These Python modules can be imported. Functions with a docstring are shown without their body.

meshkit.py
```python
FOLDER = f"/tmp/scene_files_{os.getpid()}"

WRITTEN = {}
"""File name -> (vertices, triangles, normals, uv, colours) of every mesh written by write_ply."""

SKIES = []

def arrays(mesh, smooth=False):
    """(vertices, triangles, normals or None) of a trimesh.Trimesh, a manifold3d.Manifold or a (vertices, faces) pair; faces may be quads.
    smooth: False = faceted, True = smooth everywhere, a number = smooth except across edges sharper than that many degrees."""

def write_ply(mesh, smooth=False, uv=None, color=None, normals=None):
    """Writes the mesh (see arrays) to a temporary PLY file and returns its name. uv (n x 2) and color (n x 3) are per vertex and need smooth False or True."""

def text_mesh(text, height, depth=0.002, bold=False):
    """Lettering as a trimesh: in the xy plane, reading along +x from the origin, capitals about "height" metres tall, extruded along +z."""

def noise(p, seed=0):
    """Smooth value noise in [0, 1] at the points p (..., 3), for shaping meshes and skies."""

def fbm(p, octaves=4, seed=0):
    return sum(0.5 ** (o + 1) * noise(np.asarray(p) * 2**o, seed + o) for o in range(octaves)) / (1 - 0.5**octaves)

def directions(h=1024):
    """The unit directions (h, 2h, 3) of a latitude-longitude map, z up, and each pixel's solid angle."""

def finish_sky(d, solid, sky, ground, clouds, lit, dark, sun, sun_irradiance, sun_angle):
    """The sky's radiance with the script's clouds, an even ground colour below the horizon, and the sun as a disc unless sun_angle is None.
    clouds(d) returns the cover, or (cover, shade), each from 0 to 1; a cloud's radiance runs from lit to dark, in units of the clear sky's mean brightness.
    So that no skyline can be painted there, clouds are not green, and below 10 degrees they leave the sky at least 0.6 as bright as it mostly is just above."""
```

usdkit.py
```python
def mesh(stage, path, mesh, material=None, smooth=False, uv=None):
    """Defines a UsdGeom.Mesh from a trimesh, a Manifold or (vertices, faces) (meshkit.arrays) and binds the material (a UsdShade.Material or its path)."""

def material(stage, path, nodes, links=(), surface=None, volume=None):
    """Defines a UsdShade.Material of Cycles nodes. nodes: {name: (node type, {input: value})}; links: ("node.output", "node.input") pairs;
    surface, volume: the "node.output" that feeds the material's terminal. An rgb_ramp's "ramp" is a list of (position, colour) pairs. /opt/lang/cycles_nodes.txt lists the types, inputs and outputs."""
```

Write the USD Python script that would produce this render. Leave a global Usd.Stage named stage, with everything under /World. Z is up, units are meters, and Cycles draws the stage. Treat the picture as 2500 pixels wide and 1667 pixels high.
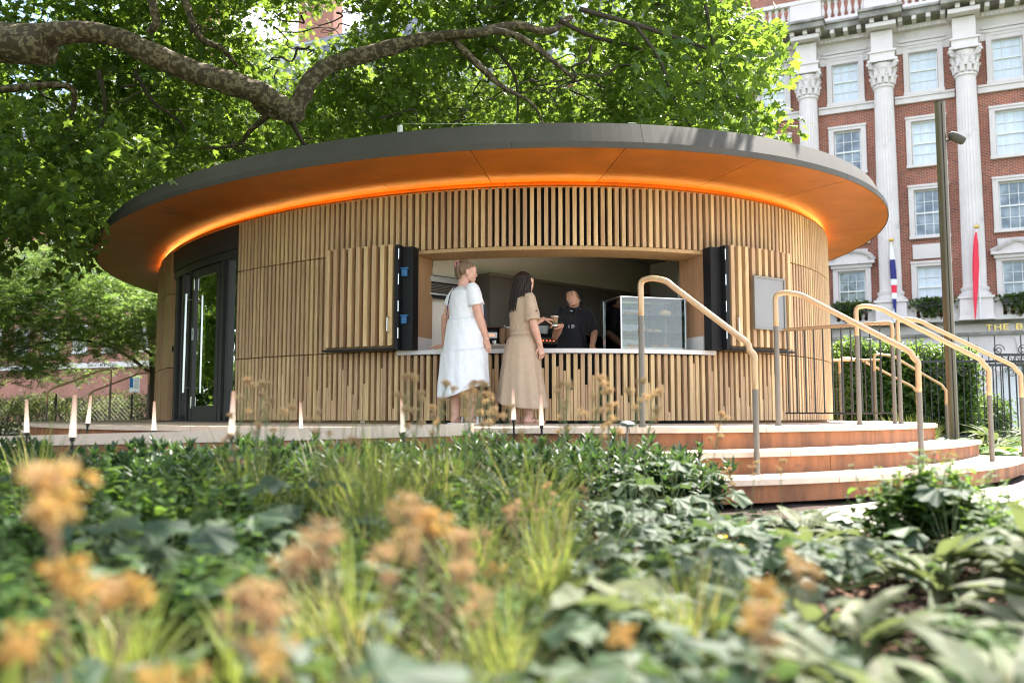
import math, random
import numpy as np, trimesh, manifold3d as m3, usdkit, meshkit
from pxr import Usd, UsdGeom, UsdLux, UsdShade, Gf, Sdf, Vt

stage = Usd.Stage.CreateInMemory()
UsdGeom.SetStageUpAxis(stage, 'Z')
world = UsdGeom.Xform.Define(stage, '/World')
UsdGeom.Scope.Define(stage, '/World/Looks')
stage.SetDefaultPrim(world.GetPrim())

# ---------------------------------------------------------------- camera, sky, sun, exposure
EYE = 0.53
cam = UsdGeom.Camera.Define(stage, '/World/camera')
cam.AddTranslateOp().Set((0, 0, EYE))
cam.AddRotateXOp().Set(90 + 4.825)
cam.CreateHorizontalApertureAttr(36.0)
cam.CreateFocalLengthAttr(30.96)
cam.CreateFStopAttr(1.75)
cam.CreateFocusDistanceAttr(9.4)
cam.CreateClippingRangeAttr((0.05, 2000.0))
cam.CreateExposureAttr(EXPOSURE := 2.3)

SUN_AZ, SUN_EL = math.radians(40), math.radians(57)
sdir = np.array([math.sin(SUN_AZ) * math.cos(SUN_EL), math.cos(SUN_AZ) * math.cos(SUN_EL), math.sin(SUN_EL)])
usdkit.material(stage, '/World/Looks/sky_light', {
    'sky': ('sky_texture', {'sky_type': 'single_scattering', 'sun_disc': False, 'sun_elevation': SUN_EL, 'sun_rotation': SUN_AZ, 'aerosol_density': 2.0}),
    'geo': ('texture_coordinate', {}),
    'nz': ('noise_texture', {'scale': 2.2, 'detail': 6.0, 'roughness': 0.55}),
    'rp': ('rgb_ramp', {'ramp': [(0.46, (0, 0, 0)), (0.62, (1, 1, 1))]}),
    'mx': ('mix_color', {'b': (6.0, 6.1, 6.4), 'use_clamp': False}),
    'bg': ('background_shader', {'strength': 0.10})},
    [('geo.generated', 'nz.vector'), ('nz.fac', 'rp.fac'), ('rp.color', 'mx.fac'), ('sky.color', 'mx.a'), ('mx.result', 'bg.color')], surface='bg.background')
sky = UsdLux.DomeLight.Define(stage, '/World/sky')
UsdShade.MaterialBindingAPI.Apply(sky.GetPrim()).Bind(UsdShade.Material.Get(stage, '/World/Looks/sky_light'))
sky.GetPrim().SetCustomDataByKey('kind', 'structure')
sun = UsdLux.DistantLight.Define(stage, '/World/sun')
sun.CreateIntensityAttr(1.15); sun.CreateAngleAttr(0.53); sun.CreateNormalizeAttr(True)
sun.CreateColorAttr((1.0, 0.94, 0.84))
zx = Gf.Matrix4d(); zx.SetRotate(Gf.Rotation(Gf.Vec3d(0, 0, 1), Gf.Vec3d(*sdir)))
sun.AddTransformOp().Set(zx)

# ---------------------------------------------------------------- helpers
rng = np.random.default_rng(7)
used = {}

def numbered(parent, name):
    k = used.get((parent, name), 0)
    used[(parent, name)] = k + 1
    return f'{parent}/{name}' + (f'_{k:03d}' if k else '')

def tag(p, label=None, cat=None, group=None, kind=None):
    p = p.GetPrim() if hasattr(p, 'GetPrim') else p
    for k, v in (('label', label), ('category', cat), ('group', group), ('kind', kind)):
        if v: p.SetCustomDataByKey(k, v)
    return p

def path_of(parent):
    if parent is None: return '/World'
    return str(parent.GetPath())

def thing(name, label, cat, loc=(0, 0, 0), rotz=0.0, group=None, kind=None):
    x = UsdGeom.Xform.Define(stage, numbered('/World', name))
    x.AddTranslateOp().Set(tuple(map(float, loc)))
    if rotz: x.AddRotateZOp().Set(float(rotz))
    return tag(x, label, cat, group, kind)

def part(name, mesh, m, parent, smooth=False, label=None, kind=None, uv=None):
    p = usdkit.mesh(stage, numbered(path_of(parent), name), mesh, m, smooth=smooth).GetPrim()
    return tag(p, label, None, None, kind)

def sub(name, parent, loc=(0, 0, 0), rotz=0.0, label=None):
    x = UsdGeom.Xform.Define(stage, numbered(path_of(parent), name))
    if any(loc): x.AddTranslateOp().Set(tuple(map(float, loc)))
    if rotz: x.AddRotateZOp().Set(float(rotz))
    return tag(x, label)

def solo(name, mesh, m, label, cat, smooth=False, group=None, kind=None):
    return tag(usdkit.mesh(stage, numbered('/World', name), mesh, m, smooth=smooth).GetPrim(), label, cat, group, kind)

def struct(name, mesh, m, smooth=False):
    return tag(usdkit.mesh(stage, numbered('/World', name), mesh, m, smooth=smooth).GetPrim(), kind='structure')

stage.CreateClassPrim('/World/kinds')

LASTP = ['']
def proto(name):
    return UsdGeom.Xform.Define(stage, '/World/kinds/' + name).GetPrim()

def copy_of(src, name, parent=None, loc=(0, 0, 0), rotz=0.0, scale=None, label=None, cat=None, group=None, tilt=None):
    x = UsdGeom.Xform.Define(stage, numbered(path_of(parent), name))
    x.AddTranslateOp().Set(tuple(map(float, loc)))
    if tilt: x.AddRotateXYZOp().Set((float(tilt[0]), float(tilt[1]), float(rotz)))
    elif rotz: x.AddRotateZOp().Set(float(rotz))
    if scale is not None:
        x.AddScaleOp().Set(tuple(map(float, np.broadcast_to(scale, 3))))
    LASTP[0] = str(x.GetPath())
    x.GetPrim().GetReferences().AddInternalReference(src.GetPath())
    x.GetPrim().SetInstanceable(True)
    return tag(x, label, cat, group)

def instancer(name, parent, protos, pos, idx, quat, scale, kind='stuff', label=None):
    """protos: list of (mesh, material)."""
    pi = UsdGeom.PointInstancer.Define(stage, numbered(path_of(parent), name))
    rel = pi.CreatePrototypesRel()
    for k, (me, ma, sm) in enumerate(protos):
        q = usdkit.mesh(stage, str(pi.GetPath()) + f'/kind_{k:03d}', me, ma, smooth=sm)
        rel.AddTarget(q.GetPath())
    pi.CreatePositionsAttr(Vt.Vec3fArray.FromNumpy(np.asarray(pos, np.float32)))
    pi.CreateProtoIndicesAttr(Vt.IntArray.FromNumpy(np.asarray(idx, np.int32)))
    q = np.asarray(quat, np.float32)
    pi.CreateOrientationsAttr([Gf.Quath(float(a), float(b), float(c), float(d)) for a, b, c, d in q])
    s = np.asarray(scale, np.float32)
    if s.ndim == 1: s = np.repeat(s[:, None], 3, 1)
    pi.CreateScalesAttr(Vt.Vec3fArray.FromNumpy(s))
    return tag(pi, label, kind=kind)

def quats(n, r, mode='any', tilt=0.5):
    yaw = r.uniform(0, 2 * np.pi, n)
    qz = np.stack([np.cos(yaw / 2), 0 * yaw, 0 * yaw, np.sin(yaw / 2)], 1)
    ang = r.normal(0, tilt, n); ax = r.uniform(0, 2 * np.pi, n)
    qt = np.stack([np.cos(ang / 2), np.sin(ang / 2) * np.cos(ax), np.sin(ang / 2) * np.sin(ax), 0 * ax], 1)
    return qmul(qt, qz)

def qmul(a, b):
    w1, x1, y1, z1 = a.T; w2, x2, y2, z2 = b.T
    return np.stack([w1*w2-x1*x2-y1*y2-z1*z2, w1*x2+x1*w2+y1*z2-z1*y2, w1*y2-x1*z2+y1*w2+z1*x2, w1*z2+x1*y2-y1*x2+z1*w2], 1)

class MB:
    """collects pieces of ONE mesh"""
    def __init__(self): self.v, self.f, self.n = [], [], 0
    def add(self, v, f):
        v = np.asarray(v, float); f = np.asarray(f, int)
        if f.shape[1] == 4: f = np.vstack([f[:, [0, 1, 2]], f[:, [0, 2, 3]]])
        self.v.append(v); self.f.append(f + self.n); self.n += len(v); return self
    def box(self, c, s, rz=0.0):
        v, f = boxvf(s)
        if rz: v = v @ rot(rz).T
        return self.add(v + np.asarray(c, float), f)
    def bar(self, a, b, w, h=None, n=6):
        v, f = tube([a, b], [w, h or w], n); return self.add(v, f)
    def tube(self, pts, r, n=6): return self.add(*tube(pts, r, n))
    def tm(self, t): return self.add(np.array(t.vertices), np.array(t.faces))
    def get(self): return np.vstack(self.v), np.vstack(self.f)

def rot(a):
    c, s = math.cos(a), math.sin(a)
    return np.array([[c, -s, 0], [s, c, 0], [0, 0, 1.0]])

BF = np.array([[0, 3, 2, 1], [4, 5, 6, 7], [0, 1, 5, 4], [1, 2, 6, 5], [2, 3, 7, 6], [3, 0, 4, 7]])
def boxvf(s):
    x, y, z = np.asarray(s, float) / 2
    return np.array([[-x, -y, -z], [x, -y, -z], [x, y, -z], [-x, y, -z], [-x, -y, z], [x, -y, z], [x, y, z], [-x, y, z]]), BF

def cbox(s, ch=0.004, c=(0, 0, 0)):
    """chamfered box"""
    s = np.asarray(s, float); ch = min(ch, s.min() * .4); v = []
    for k in range(3):
        d = s / 2 - ch; d[k] = s[k] / 2
        for sg in np.ndindex(2, 2, 2): v.append(d * (np.array(sg) * 2 - 1))
    m = m3.Manifold.hull_points(np.array(v)).to_mesh()
    return np.asarray(m.vert_properties[:, :3], float) + np.asarray(c, float), np.asarray(m.tri_verts, int)

def tube(pts, r, n=8, cap=True):
    p = np.asarray(pts, float); r = np.broadcast_to(np.asarray(r, float), (len(p),))
    t = np.gradient(p, axis=0); t /= np.maximum(np.linalg.norm(t, axis=1, keepdims=True), 1e-9)
    ref = np.array([0, 0, 1.0]) if abs(t[0][2]) < .9 else np.array([1.0, 0, 0])
    u = np.cross(ref, t[0]); u /= np.linalg.norm(u); V = []
    a = np.linspace(0, 2 * np.pi, n, endpoint=False)
    for k in range(len(p)):
        u = u - t[k] * (u @ t[k]); u /= max(np.linalg.norm(u), 1e-9); w = np.cross(t[k], u)
        V.append(p[k] + r[k] * (np.cos(a)[:, None] * u + np.sin(a)[:, None] * w))
    V = np.vstack(V); F = []
    for k in range(len(p) - 1):
        i = np.arange(n); j = (i + 1) % n
        F.append(np.stack([k * n + i, k * n + j, (k + 1) * n + j], 1)); F.append(np.stack([k * n + i, (k + 1) * n + j, (k + 1) * n + i], 1))
    if cap:
        b = len(V); V = np.vstack([V, p[0], p[-1]]); i = np.arange(n); j = (i + 1) % n; o = (len(p) - 1) * n
        F.append(np.stack([np.full(n, b), j, i], 1)); F.append(np.stack([np.full(n, b + 1), o + i, o + j], 1))
    return V, np.vstack(F)

def smoothpath(pts, n=8):
    """Catmull-Rom through the points (any number of columns)"""
    p = np.asarray(pts, float); q = np.vstack([2 * p[0] - p[1], p, 2 * p[-1] - p[-2]]); out = []
    for k in range(len(p) - 1):
        a, b, c, d = q[k:k + 4]
        for t in np.linspace(0, 1, n, endpoint=False):
            out.append(.5 * ((2 * b) + (c - a) * t + (2 * a - 5 * b + 4 * c - d) * t * t + (3 * b - a - 3 * c + d) * t ** 3))
    return np.array(out + [p[-1]])

def lathe(prof, n=24):
    prof = np.asarray(prof, float); a = np.linspace(0, 2 * np.pi, n, endpoint=False)
    V = np.vstack([np.stack([r * np.cos(a), r * np.sin(a), np.full(n, z)], 1) for r, z in prof]); F = []
    i = np.arange(n); j = (i + 1) % n
    for k in range(len(prof) - 1):
        F.append(np.stack([k * n + i, k * n + j, (k + 1) * n + j, (k + 1) * n + i], 1))
    return V, np.vstack(F)

def ico(c, r, lev=2, s=(1, 1, 1)):
    t = trimesh.creation.icosphere(lev, 1.0)
    return np.array(t.vertices) * np.asarray(s) * r + np.asarray(c), np.array(t.faces)

def strip(curve_a, curve_b):
    a, b = np.asarray(curve_a, float), np.asarray(curve_b, float); n = len(a); i = np.arange(n - 1)
    return np.vstack([a, b]), np.stack([i, i + 1, n + i + 1, n + i], 1)

def ribbon_solid(inner, outer, z0, z1):
    """closed solid between two plan curves and two heights"""
    n = len(inner); zz = lambda p, z: np.column_stack([p, np.broadcast_to(z, len(p))])
    V = np.vstack([zz(inner, z0), zz(outer, z0), zz(outer, z1), zz(inner, z1)]); F = []; i = np.arange(n - 1)
    for k in range(4):
        a, b = k * n, ((k + 1) % 4) * n
        F.append(np.stack([a + i, b + i, b + i + 1, a + i + 1], 1))
    F.append([[0, 3 * n, 2 * n, n]]); F.append([[n - 1, 2 * n - 1, 3 * n - 1, 4 * n - 1]])
    return V, np.vstack(F)

def extrude(poly, z0, z1):
    from shapely.geometry import Polygon
    t = trimesh.creation.extrude_polygon(poly if not isinstance(poly, (list, np.ndarray)) else Polygon(poly), z1 - z0, engine='earcut')
    t.apply_translation([0, 0, z0]); return t

# ---------------------------------------------------------------- materials
def M(name, col, rough=.6, var=.12, scale=6.0, bump=0.0, bscale=None, metal=0.0, spec=.5, stretch=(1, 1, 1), coord='geometry.position', rnd=0.0, dirt=None, sheen=0.0, coat=0.0, detail=4.0):
    col = np.array(col, float)
    N = {'g': ('geometry', {}), 'tc': ('texture_coordinate', {}), 'mp': ('mapping', {'scale': stretch}),
         'n': ('noise_texture', {'scale': scale, 'detail': detail, 'roughness': .6}),
         'r': ('rgb_ramp', {'ramp': [(.25, tuple(col * (1 - var))), (.75, tuple(np.minimum(col * (1 + var), .95)))]}),
         'p': ('principled_bsdf', {'roughness': rough, 'metallic': metal, 'specular_ior_level': spec, 'sheen_weight': sheen, 'coat_weight': coat})}
    src = 'g.position' if coord.startswith('geom') else 'tc.object'
    L = [(src, 'mp.vector'), ('mp.vector', 'n.vector'), ('n.fac', 'r.fac')]
    out = 'r.color'
    if dirt:
        dcol, dscale, lo, hi = dirt
        N['dn'] = ('noise_texture', {'scale': dscale, 'detail': 6.0, 'roughness': .65}); N['dr'] = ('rgb_ramp', {'ramp': [(lo, (0, 0, 0)), (hi, (1, 1, 1))]})
        N['dm'] = ('mix_color', {'b': tuple(dcol)})
        L += [(src, 'dn.vector'), ('dn.fac', 'dr.fac'), ('dr.color', 'dm.fac'), (out, 'dm.a')]; out = 'dm.result'
    if rnd:
        N['oi'] = ('object_info', {}); N['mr'] = ('map_range', {'to_min': 1 - rnd, 'to_max': 1 + rnd}); N['hv'] = ('hsv', {})
        L += [('oi.random', 'mr.value'), ('mr.result', 'hv.value'), (out, 'hv.color')]; out = 'hv.color'
    L.append((out, 'p.base_color'))
    if bump:
        N['bn'] = ('noise_texture', {'scale': bscale or scale * 3, 'detail': 5.0}); N['b'] = ('bump', {'strength': bump, 'distance': .01})
        L += [('mp.vector', 'bn.vector'), ('bn.fac', 'b.height'), ('b.normal', 'p.normal')]
    return usdkit.material(stage, '/World/Looks/' + name, N, L, surface='p.BSDF')

def leafmat(name, c1, c2, trans=.45, rough=.42, spec=.5, tc=None, back=None):
    """leaf with per-leaf tone; light passes through it"""
    tc = tc or tuple(np.array(c2) * np.array([2.2, 2.0, .8]))
    return usdkit.material(stage, '/World/Looks/' + name, {
        'g': ('geometry', {}), 'oi': ('object_info', {}), 'ad': ('math', {'math_type': 'add'}), 'fr': ('math', {'math_type': 'fraction'}),
        'r': ('rgb_ramp', {'ramp': [(0, c1), (1, c2)]}), 'n': ('noise_texture', {'scale': 40.0, 'detail': 3.0}),
        'mx': ('mix_color', {'blend_type': 'multiply', 'fac': .45}),
        'p': ('principled_bsdf', {'roughness': rough, 'specular_ior_level': spec}),
        't': ('translucent_bsdf', {'color': tc}), 'm': ('mix_closure', {'fac': trans})},
        [('g.random_per_island', 'ad.value1'), ('oi.random', 'ad.value2'), ('ad.value', 'fr.value1'), ('fr.value', 'r.fac'),
         ('g.position', 'n.vector'), ('r.color', 'mx.a'), ('n.color', 'mx.b'), ('mx.result', 'p.base_color'), ('p.BSDF', 'm.closure1'), ('t.BSDF', 'm.closure2')], surface='m.closure')

def wood(name, a, b, rnd=.18, axis=(16, 16, .9), rough=.6):
    """oak: long grain, per-piece tone"""
    return usdkit.material(stage, '/World/Looks/' + name, {
        'g': ('geometry', {}), 'oi': ('object_info', {}), 'mp': ('mapping', {'scale': axis}), 'cx': ('combine_xyz', {}), 'va': ('vector_math', {'math_type': 'add'}),
        'ml': ('math', {'math_type': 'multiply', 'value2': 37.0}),
        'n': ('noise_texture', {'scale': 2.2, 'detail': 6.0, 'roughness': .62, 'distortion': .6}), 'n2': ('noise_texture', {'scale': 14.0, 'detail': 3.0}),
        'r': ('rgb_ramp', {'ramp': [(.3, a), (.7, b)]}), 'mx': ('mix_color', {'blend_type': 'multiply', 'fac': .35}),
        'mr': ('map_range', {'to_min': 1 - rnd, 'to_max': 1 + rnd}), 'hs': ('map_range', {'to_min': .488, 'to_max': .508}), 'hv': ('hsv', {}),
        'bp': ('bump', {'strength': .25, 'distance': .004}),
        'p': ('principled_bsdf', {'roughness': rough, 'specular_ior_level': .35})},
        [('g.position', 'va.vector1'), ('oi.random', 'ml.value1'), ('ml.value', 'cx.z'), ('cx.vector', 'va.vector2'), ('va.vector', 'mp.vector'), ('mp.vector', 'n.vector'), ('mp.vector', 'n2.vector'),
         ('n.fac', 'r.fac'), ('r.color', 'mx.a'), ('n2.color', 'mx.b'), ('oi.random', 'mr.value'), ('oi.random', 'hs.value'), ('hs.result', 'hv.hue'), ('mr.result', 'hv.value'), ('mx.result', 'hv.color'), ('hv.color', 'p.base_color'),
         ('n.fac', 'bp.height'), ('bp.normal', 'p.normal')], surface='p.BSDF')

def emit(name, col, strength):
    return usdkit.material(stage, '/World/Looks/' + name, {'e': ('emission', {'color': col, 'strength': strength})}, [], surface='e.emission')

def glassmat(name, tint=(.9, .95, .93), rough=0.0, ior=1.5, floor=0.0):
    return usdkit.material(stage, '/World/Looks/' + name, {
        'f': ('fresnel', {'IOR': ior}), 'ad': ('math', {'math_type': 'add', 'value2': floor, 'use_clamp': True}), 't': ('transparent_bsdf', {'color': tint}), 'g': ('glossy_bsdf', {'color': (1, 1, 1), 'roughness': rough}), 'm': ('mix_closure', {})},
        [('f.fac', 'ad.value1'), ('ad.value', 'm.fac'), ('t.BSDF', 'm.closure1'), ('g.BSDF', 'm.closure2')], surface='m.closure')

oak = wood('oak', (.47, .30, .145), (.76, .525, .285), rnd=.2)
oak_plain = wood('oak_plain', (.42, .25, .12), (.60, .37, .19), rnd=.05)
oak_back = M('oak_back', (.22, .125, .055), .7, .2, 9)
corten_soffit = M('corten_soffit', (.34, .095, .004), .45, .22, 2.2, bump=.08, bscale=30, rnd=.12, dirt=((.10, .035, .012), 1.5, .62, .82), spec=.3)
corten = M('corten', (.23, .085, .028), .7, .55, 7, bump=.3, bscale=60, stretch=(1, 1, .25), rnd=.1, dirt=((.10, .045, .025), 9, .58, .75))
bronze = M('bronze', (.070, .064, .055), .6, .1, 3, spec=.2, rnd=.05)
bronze_dark = M('bronze_dark', (.035, .033, .03), .4, .1, 5, metal=.2)
bronze_rail = M('bronze_rail', (.17, .145, .12), .38, .08, 5, metal=.5)
brass_rail = M('brass_rail', (.50, .315, .175), .32, .08, 5, metal=.5, spec=.5)
black = M('black', (.009, .009, .01), .6, .1, 8, spec=.25)
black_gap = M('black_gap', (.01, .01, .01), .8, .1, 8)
steel = M('steel', (.62, .62, .6), .25, .05, 5, metal=1.0)
stone = M('stone', (.54, .42, .32), .75, .10, 8, bump=.12, bscale=80, rnd=.05, dirt=((.36, .29, .23), 4, .55, .8))
paving = M('paving', (.55, .50, .44), .8, .12, 3, bump=.1, bscale=40)
white_top = M('white_top', (.66, .63, .61), .35, .05, 12)
glass = glassmat('glass', (.72, .78, .76), floor=.08)
glass_clear = glassmat('glass_clear', (.93, .96, .95), floor=.02)
mulch = M('mulch', (.040, .021, .013), .95, .6, 26, bump=.9, bscale=55)
lawn = M('lawn', (.07, .10, .028), .9, .45, 5, bump=.5, bscale=40)
# ---------------------------------------------------------------- plan curves of the kiosk
def ellipse(cx, cy, a, b, t, n=1440):
    th = np.linspace(0, 2 * np.pi, n, endpoint=False); x, y = a * np.cos(th), b * np.sin(th)
    return np.stack([cx + x * np.cos(t) - y * np.sin(t), cy + x * np.sin(t) + y * np.cos(t)], 1)

class Plan:
    """closed plan curve by arc length, counted along the front from left to right, zero straight ahead"""
    def __init__(self, p):
        area = np.sum(p[:, 0] * np.roll(p[:, 1], -1) - np.roll(p[:, 0], -1) * p[:, 1])
        if area < 0: p = p[::-1]          # counter-clockwise: along the front x grows
        k = np.argmin(np.abs(p[:, 0]) + (p[:, 1] > p[:, 1].mean()) * 99); p = np.roll(p, -k, 0)
        q = np.vstack([p, p[:1]]); s = np.concatenate([[0], np.cumsum(np.linalg.norm(np.diff(q, axis=0), axis=1))])
        self.L = s[-1]; self.s, self.q = s, q
        t = np.gradient(p, axis=0); t = np.vstack([(np.roll(p, -1, 0) - np.roll(p, 1, 0))]); t /= np.linalg.norm(t, axis=1, keepdims=True)
        n = np.stack([t[:, 1], -t[:, 0]], 1); self.n = np.vstack([n, n[:1]])
    def at(self, s, off=0.0):
        s = np.mod(np.asarray(s, float), self.L)
        c = lambda a: np.stack([np.interp(s, self.s, a[:, 0]), np.interp(s, self.s, a[:, 1])], -1)
        return c(self.q) + c(self.n) * np.asarray(off)[..., None]
    def nrm(self, s):
        s = np.mod(s, self.L); n = np.stack([np.interp(s, self.s, self.n[:, 0]), np.interp(s, self.s, self.n[:, 1])], -1)
        return n / np.linalg.norm(n)
    def ray(self, r, off=0.0):
        """arc length where the line x = r*y from the viewpoint meets the front of the curve"""
        s = np.linspace(-10, 9, 3800); p = self.at(s, off); d = p[:, 0] - r * p[:, 1]
        k = np.where(d[:-1] * d[1:] <= 0)[0]
        if len(k) == 0: return float(s[np.argmin(np.abs(d))])
        k = min(k, key=lambda i: p[i, 1]); return float(s[k] + (s[k + 1] - s[k]) * d[k] / (d[k] - d[k + 1]))

def px(p): return (p - 1250) / 2150.0

we = ellipse(-0.95, 16.95, 7.73, 5.46, 2.003); far = we[:, 1] > 14.5
we[far, 1] = 14.5 + (we[far, 1] - 14.5) / (1 + (we[far, 1] - 14.5) / 18)
wall = Plan(we)
rim = Plan(ellipse(-1.111, 15.939, 8.04, 5.904, 2.104))
DECK, SOFF, TOP = 0.45, 3.14, 3.06
CTR, HEAD, SEAM = 1.26, 2.385, 2.41

# ---------------------------------------------------------------- ground, deck, steps, ramp
def sheet(x0, x1, y0, y1, nx, ny, z, bump=0.0, sc=1.0, seed=0):
    X, Y = np.meshgrid(np.linspace(x0, x1, nx), np.linspace(y0, y1, ny)); Z = np.full(X.shape, float(z))
    if bump: Z = Z + bump * (meshkit.fbm(np.stack([X * sc, Y * sc, 0 * X], -1), 4, seed) - .5)
    V = np.stack([X, Y, Z], -1).reshape(-1, 3); i = np.arange(nx * ny).reshape(ny, nx)
    return V, np.stack([i[:-1, :-1], i[:-1, 1:], i[1:, 1:], i[1:, :-1]], -1).reshape(-1, 4)

struct('ground', sheet(-300, 300, -60, 500, 30, 30, -.06), lawn)
struct('planting_bed', sheet(-9, 5.2, -1.5, 9.5, 150, 120, -.03, .06, 2.5, 3), mulch)

edge_pts = np.array([(-8.5, 20), (-8.3, 17), (-7.4, 14.5), (-6.6, 12.0), (-5.35, 9.8), (-3.9, 8.0), (-2.4, 6.75), (-.9, 6.1), (.3, 5.95), (1.3, 6.15), (2.4, 6.8), (3.4, 7.72), (4.25, 8.85)])
edge = smoothpath(edge_pts, 24)
es = np.concatenate([[0], np.cumsum(np.linalg.norm(np.diff(edge, axis=0), axis=1))])
def edge_at(s, off=0.0):
    s = np.asarray(s, float); p = np.stack([np.interp(s, es, edge[:, 0]), np.interp(s, es, edge[:, 1])], -1)
    t = np.stack([np.interp(s + .05, es, edge[:, 0]) - np.interp(s - .05, es, edge[:, 0]), np.interp(s + .05, es, edge[:, 1]) - np.interp(s - .05, es, edge[:, 1])], -1)
    t /= np.linalg.norm(t, axis=-1, keepdims=True)
    return p + np.stack([t[..., 1], -t[..., 0]], -1) * np.asarray(off)[..., None]
def edge_s(x): return float(np.interp(x, edge[150:, 0], es[150:]))
back = np.array([(4.7, 9.9), (5.7, 13.5), (6.0, 18), (3, 23.5), (-4, 24.5), (-8.5, 22)])
deck_poly = np.vstack([edge_at(es, -.34), back])
solo_deck = thing('terrace', 'raised stone terrace round the kiosk with rusty steel sides', 'terrace', kind='structure')
tag(solo_deck, kind='structure')
part('paving', extrude(deck_poly, 0.05, DECK - .004), stone, solo_deck)
def run_of(name, mat, s0, s1, step, off_in, off_out, z0, z1, parent, gap=.006, sm=False):
    k = max(1, round((s1 - s0) / step)); c = np.linspace(s0, s1, k + 1)
    for a, b in zip(c[:-1], c[1:]):
        ss = np.linspace(a + gap / 2, b - gap / 2, 7)
        part(name, ribbon_solid(edge_at(ss, off_in), edge_at(ss, off_out), z0, z1), mat, parent)
run_of('edge_slab', stone, es[60], es[-1], 1.15, -.34, .0, DECK - .038, DECK, solo_deck)
run_of('riser_panel', corten, es[60], es[-1], 1.9, -.06, -.03, .02, DECK - .041, solo_deck)
sA = edge_s(.55); sE = es[-1]
steps = thing('steps', 'two wide curved garden steps with pale treads and rusty steel risers', 'steps')
for k, (z, o) in enumerate(((.295, .40), (.148, .80))):
    run_of('tread_slab', stone, sA, sE + .0, 1.25, o - .44, o, z - .036, z, steps)
    run_of('riser_panel', corten, sA, sE, 1.7, o - .06, o - .03, .004, z - .039, steps)
    for s, nm in ((sE, 'end_panel'), (sA, 'end_panel')):
        ss = np.array([s - .03, s - .004]) if s == sE else np.array([s + .004, s + .03])
        part(nm, ribbon_solid(edge_at(ss, o - .44), edge_at(ss, o - .062), .004, z - .039), corten, steps)
# side of the terrace at the right
sd = np.array([edge[-1] + (-.02, 0), (4.7, 9.9), (5.7, 13.5)])
part('riser_panel', ribbon_solid(sd + (-.03, .0), sd + (.0, .0), .02, DECK - .041), corten, solo_deck)
part('edge_slab', ribbon_solid(sd + (-.3, .02), sd + (.03, .0), DECK - .038, DECK), stone, solo_deck)
# ramp that climbs to the terrace from the left
rs = np.linspace(es[84], edge_s(-.25), 60); tt = np.linspace(0, 1, 60)
rz = .16 + (DECK - .006 - .16) * tt ** .8
ri, ro = edge_at(rs, .35 * (1 - tt) + .02), edge_at(rs, 1.35 * (1 - tt) ** .6 + .04)
V, F = ribbon_solid(ri, ro, 0.0, rz); 
ramp = thing('ramp', 'stone edged ramp rising to the terrace from the left', 'ramp', kind='structure')
part('slope', (V, F), stone, ramp)
for a in range(0, 55, 9):
    b = min(a + 9, 59); sl = slice(a, b + 1)
    part('kerb_slab', ribbon_solid(edge_at(rs[sl], 1.35 * (1 - tt[sl]) ** .6 + .045), edge_at(rs[sl], 1.35 * (1 - tt[sl]) ** .6 + .20), rz[sl] - .04, rz[sl] + .035), stone, ramp)
    part('kerb_side', ribbon_solid(edge_at(rs[sl], 1.35 * (1 - tt[sl]) ** .6 + .05), edge_at(rs[sl], 1.35 * (1 - tt[sl]) ** .6 + .19), -.05, rz[sl] - .043), corten, ramp)
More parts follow.
